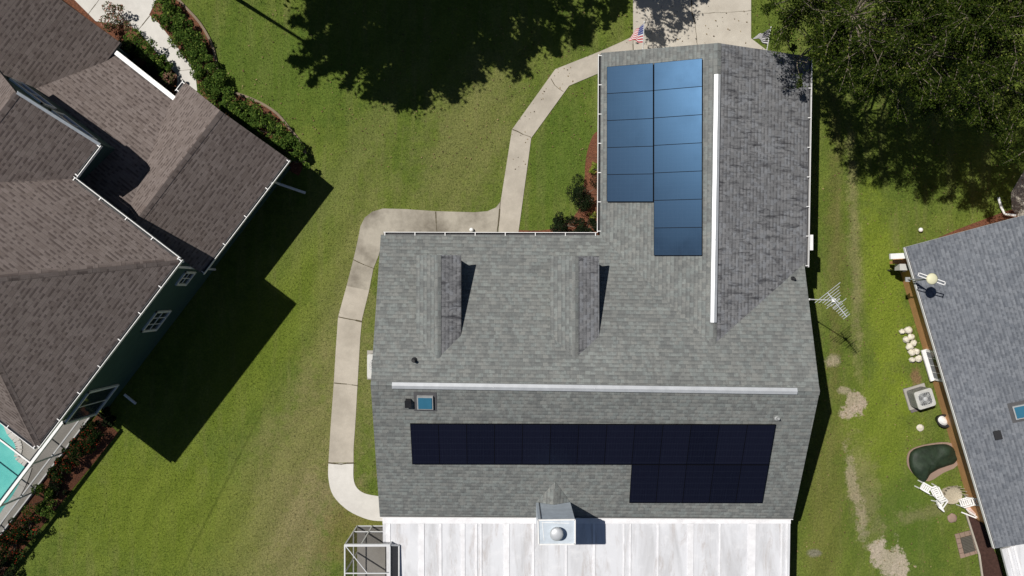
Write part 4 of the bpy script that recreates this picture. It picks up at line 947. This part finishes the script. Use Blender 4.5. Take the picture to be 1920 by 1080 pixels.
# dark rimmed pot with a white stone heap
pt_ = thing('planter', W(1768, 789), 'dark rimmed oval tub with a white lining below the air conditioner', 'planter')
c = W(1769, 789, .25); mb = MB(); mb.lathe((c.x, c.y, 0), [(.24, 0), (.30, .3), (.33, .32), (.30, .34), (.27, .31), (.2, .12)], 20, sx=1, sy=.85, rot=-.5); mb.build('tub', M['black'], pt_, True)
mb = MB(); mb.lathe((c.x, c.y, .13), [(.23, 0), (.24, .08), (.14, .16), (.02, .18)], 12, sx=1, sy=.7, rot=-.7); mb.build('lining', M['white'], pt_)
pl_ = MB(); c = W(1784, 778, .25); pl_.lathe((c.x, c.y, 0), [(.13, 0), (.16, .3), (.14, .31), (.12, .24)], 16); tag(pl_.build('pot', M['darkmetal'], None, True), 'small dark pot under the white gutter of the slate roofed house', 'pot')
# covered mound on pink pavers
pv = MB(); q = curve([W(1701, 852).xy[:], W(1712, 840).xy[:], W(1740, 832).xy[:], W(1775, 829).xy[:], W(1796, 840).xy[:], W(1794, 872).xy[:], W(1768, 886).xy[:], W(1740, 902).xy[:], W(1716, 892).xy[:], W(1701, 873).xy[:]], 3, True)
pv.prism([Vector((*a, 0)) for a in q], -.02, .05); struct(pv, 'paving', M['paver'])
bm = bmesh.new(); out = curve([(1707, 848), (1722, 839), (1748, 834), (1775, 833), (1790, 843), (1796, 857), (1788, 869), (1765, 877), (1745, 888), (1733, 904), (1722, 898), (1708, 882), (1704, 865)], 4, True)
cen = Vector((sum(a for a, b in out) / len(out), sum(b for a, b in out) / len(out), 0)); rings = []
for k, (f_, z_) in enumerate(((1.0, .06), (1.0, .14), (.95, .24), (.84, .33), (.64, .37), (.42, .41), (.2, .42))):
    rr = []
    for j, (a, b) in enumerate(out):
        w_ = W(cen.x + (a - cen.x) * f_, cen.y + (b - cen.y) * f_, z_ * .9); fold = math.sin(j * 1.9) * .012 * f_ * (k < 3) + mnoise.noise(Vector((w_.x * 2.2, w_.y * 2.2, z_))) * .14 * (k > 1) + .05 * mnoise.noise(Vector((w_.x * 5, w_.y * 2, 3))) * (k > 1)
        rr.append(bm.verts.new((w_.x, w_.y, z_ + fold)))
    rings.append(rr)
for A_, B_ in zip(rings[:-1], rings[1:]):
    for i in range(len(A_)): bm.faces.new((A_[i], A_[(i + 1) % len(A_)], B_[(i + 1) % len(B_)], B_[i]))
bm.faces.new(rings[-1]); bmesh.ops.recalc_face_normals(bm, faces=bm.faces[:]); me = bpy.data.meshes.new('tarp'); bm.to_mesh(me); bm.free(); me.materials.append(M['tarp']); me.polygons.foreach_set('use_smooth', [True] * len(me.polygons))
o = bpy.data.objects.new('tarp_cover', me); col.objects.link(o); tag(o, 'dark green tarp draped over a mound on pink pavers by the tan wall', 'tarp')
# paver pad with a grate
mb = MB(); q = [W(1789, 1001), W(1824, 992), W(1837, 1036), W(1800, 1047)]
for i in range(4):
    for j in range(5):
        g = lambda a, b: q[0].lerp(q[1], a).lerp(q[3].lerp(q[2], a), b)
        mb.prism([g(i / 4 + .01, j / 5 + .01), g((i + 1) / 4 - .01, j / 5 + .01), g((i + 1) / 4 - .01, (j + 1) / 5 - .01), g(i / 4 + .01, (j + 1) / 5 - .01)], -.02, .045 + random.random() * .01)
struct(mb, 'paving', M['paver'])
mb = MB(); g = lambda a, b: q[0].lerp(q[1], a).lerp(q[3].lerp(q[2], a), b) + Z * .07
mb.prism([g(.22, .2), g(.8, .2), g(.8, .85), g(.22, .85)], .055, .075)
for i in range(11): mb.bar(g(.24, .22 + i * .06) + Z * .01, g(.78, .22 + i * .06) + Z * .01, .02, .02, 1)
tag(mb.build('door_mat', [plain('mat_grey', (.07, .065, .055), .9, .1), plain('mat_rib', (.13, .12, .10), .9, .1)]), 'grey ribbed mat lying on pink pavers beside the dark timber strip', 'mat')

# heap of garden furniture
def lounger(u, v, rot, tilt, label, z0=.05, sc_=.66):
    c = W(u, v, .35); th = thing('folding_chair', Vector((c.x, c.y, 0)), label, 'chair', 'white garden chairs heaped by the tan wall'); d = Vector((math.cos(rot), math.sin(rot), 0)); s_ = Z.cross(d)
    fr = MB(); wd_ = .42 * sc_; L = .45 * sc_; zz = .34
    P = lambda x, y, z_: Vector((c.x, c.y, z0)) + d * x + s_ * y + Z * (z_ + x * tilt)
    for y in (-wd_ / 2, wd_ / 2):
        fr.bar(P(-L / 2, y, zz), P(L / 2, y, zz), .04, .04); fr.bar(P(L / 2, y, zz), P(L / 2 + .18, y, zz + .42), .04, .04); fr.bar(P(-L / 2, y, zz), P(-L / 2 - .03, y, 0), .04, .04); fr.bar(P(L / 2, y, zz), P(L / 2 + .06, y, 0), .04, .04); fr.bar(P(-L / 2, y, zz + .2), P(L / 2 + .08, y, zz + .2), .05, .03); fr.bar(P(-L / 2, y, zz), P(-L / 2, y, zz + .2), .035, .035)
    fr.build('frame', M['white'], th)
    sl_ = MB()
    for i in range(5): x = -L / 2 + L * i / 4; sl_.bar(P(x, -wd_ / 2, zz + .01), P(x, wd_ / 2, zz + .01), .06, .02)
    sl_.build('seat', M['white'], th); bk_ = MB()
    for i in range(4): f_ = .2 + i * .25; bk_.bar(P(L / 2 + .18 * f_, -wd_ / 2, zz + .42 * f_), P(L / 2 + .18 * f_, wd_ / 2, zz + .42 * f_), .06, .02)
    bk_.build('backrest', M['white'], th); return th
lounger(1734, 914, R(150), -.3, 'white slatted chair at the left end of the heap below the green tarp')
lounger(1752, 920, R(-70), .35, 'white slatted chair second from the left in the heap by the tan wall')
lounger(1763, 938, R(-130), .15, 'white slatted chair lowest in the heap by the tan wall', .05, .65)
lounger(1806, 940, R(20), .2, 'white chair leaning by the tan wall beside the round wicker seat', .1, .7)
tt = thing('wicker_seat', W(1782, 925), 'tan round wicker seat in the middle of the garden furniture heap', 'seat'); c = W(1782, 927, .3); wk = plain('wicker', (.42, .37, .28), .8, .1, .3, 30, 0, .5)
mb = MB(); mb.lathe((c.x, c.y, 0), [(.22, 0), (.2, .2), (.34, .34), (.38, .42), (.33, .40), (.22, .33), (.02, .31)], 22, sx=1.15); mb.build('seat', wk, tt)
mb = MB()
for k in range(9): a = .2 + k * .33; mb.tube([(c.x + math.cos(a) * .34, c.y + math.sin(a) * .34, .36), (c.x + math.cos(a) * .48, c.y + math.sin(a) * .48, .8)], .018, 5)
mb.build('backrest', wk, tt)
bk = thing('plastic_basket', W(1818, 950), 'pale pink plastic basket at the right end of the garden furniture heap', 'basket'); c = W(1820, 952, .3)
mb = MB(); mb.lathe((c.x, c.y, 0), [(.16, 0), (.25, .34), (.28, .36), (.24, .35), (.14, .05)], 16, sx=1.2, sy=.8, rot=-.9); mb.build('basket', plain('pale_pink', (.6, .48, .44), .6, .3), bk)
tb = MB(); a, b = W(1812, 955, .5), W(1846, 980, .3); tb.bar(a, b, .05, .03); tb.bar(a + Vector((-.05, -.2, -.3)), b + Vector((-.1, .1, 0)), .05, .03); tag(tb.build('plank', M['white']), 'pair of thin white planks leaning across the end of the tan wall', 'plank')

# ------------------------------------------------------------------ real grass blades over the lawn in view
def inside(P, poly):
    x, y = P[:, 0], P[:, 1]; r_ = np.zeros(len(P), bool); n = len(poly)
    for i in range(n):
        x1, y1 = poly[i]; x2, y2 = poly[(i + 1) % n]
        if y1 == y2: continue
        r_ ^= ((y1 > y) != (y2 > y)) & (x < (x2 - x1) * (y - y1) / (y2 - y1) + x1)
    return r_
bld = [[SW, SE, mr_e, Vector((mr_e.x, IC.y - .3, 0)), Vector((NW.x + .4, IC.y - .3, 0)), mr_w], [FL, FR, BR, IC], [w0, w1, w1 - B * 14, w0 - B * 14], [k0, k1, k1 - B * 9, k0 - B * 9],
       [c0, c0 + A * 6, c1 + A * 6, c1], [b0_, b1_, b1_ - B * 8, b0_ - B * 8], [r0, r1, r1 + N_ * 12, r0 + N_ * 12], [Vector((P0.x, P0.y, 0)), Vector((P1.x, P1.y, 0)), Vector((P1.x, -30, 0)), Vector((g0.x, -30, 0)), Vector((g0.x, g0.y, 0))]]
ex = NOGRASS + [[p.xy[:] for p in q] for q in bld] + [[W(u, v).xy[:] for u, v in q] for q in ([(1789, 1001), (1824, 992), (1837, 1036), (1800, 1047)], [(1700, 845), (1740, 830), (1795, 830), (1795, 885), (1738, 910), (1705, 890)], [(1811, 961), (1838, 975), (1890, 1140), (1850, 1140)])]
NB = 520000
P = np.stack([RNG.uniform(-23, 23, NB), RNG.uniform(-13.2, 13.2, NB)], 1)
keep = np.ones(NB, bool)
for q in ex: keep &= ~inside(P, [tuple(a) for a in q])
for (u, v, ru, rv) in ((1594, 762, 22, 22), (1664, 1045, 26, 32), (1562, 672, 11, 11), (1720, 706, 10, 20), (1612, 930, 10, 90)):
    q = W(u, v); d_ = ((P[:, 0] - q.x) * 44.3 / ru) ** 2 + ((P[:, 1] - q.y) * 44.3 / rv) ** 2; keep &= (d_ > 1) | (RNG.uniform(0, 1, NB) < .22)
P = P[keep]; n = len(P)
# tufts: pull blades towards jittered tuft centres
tc_ = np.round((P + .05 * np.sin(P[:, ::-1] * 3.7)) / .09) * .09; hsh = np.sin(tc_[:, 0] * 127.1 + tc_[:, 1] * 311.7) * 43758.5453; hsh -= np.floor(hsh); h2 = np.sin(tc_[:, 0] * 269.5 + tc_[:, 1] * 183.3) * 43758.5453; h2 -= np.floor(h2)
P = P + (tc_ + (np.stack([hsh, h2], 1) - .5) * .1 - P) * .3 * (hsh > .35)[:, None]
th2 = RNG.uniform(0, 6.283, n); ln = RNG.uniform(.02, .055, n) * (.6 + .8 * h2); lean = RNG.uniform(.3, 1.0, n)
d = np.stack([np.cos(th2) * lean, np.sin(th2) * lean, np.ones(n) * .9], 1) * ln[:, None]; sd2 = np.stack([-np.sin(th2), np.cos(th2), np.zeros(n)], 1) * (ln * .17)[:, None]
b = np.concatenate([P, np.zeros((n, 1))], 1); V = np.stack([b - sd2, b + sd2, b + d], 1).reshape(-1, 3)
me = bpy.data.meshes.new('grass'); me.vertices.add(3 * n); me.vertices.foreach_set('co', V.ravel()); me.loops.add(3 * n); me.loops.foreach_set('vertex_index', np.arange(3 * n)); me.polygons.add(n)
me.polygons.foreach_set('loop_start', np.arange(0, 3 * n, 3)); me.polygons.foreach_set('loop_total', np.full(n, 3)); me.materials.append(M['lawn']); me.update(calc_edges=True)
o = bpy.data.objects.new('grass', me); col.objects.link(o); tag(o, 'short green lawn grass around the three houses', 'grass', kind='stuff')

# fallen leaves and twigs on the lawn, the walks and under the oak
nl_ = 1500; P = np.stack([RNG.uniform(11.5, 22, nl_), RNG.uniform(-12, 11, nl_), np.full(nl_, .035)], 1)
P2 = np.stack([RNG.uniform(-12, 12, 900), RNG.uniform(5, 12, 900), np.full(900, .045)], 1); P = np.concatenate([P, P2])
kp = np.ones(len(P), bool)
for q in ([p.xy[:] for p in bld[0]], [p.xy[:] for p in bld[1]], [p.xy[:] for p in bld[6]]): kp &= ~inside(P[:, :2], [tuple(a) for a in q])
lf = leaves(P[kp], 3.0, .07, leafmat('fallen_leaf', (.20, .13, .06), (.36, .28, .14), (.08, .05, .03), .3, 0), 'leaf_litter', None, .6, 0); tag(lf, 'dry fallen leaves scattered over the grass and driveway', 'leaves', kind='stuff')
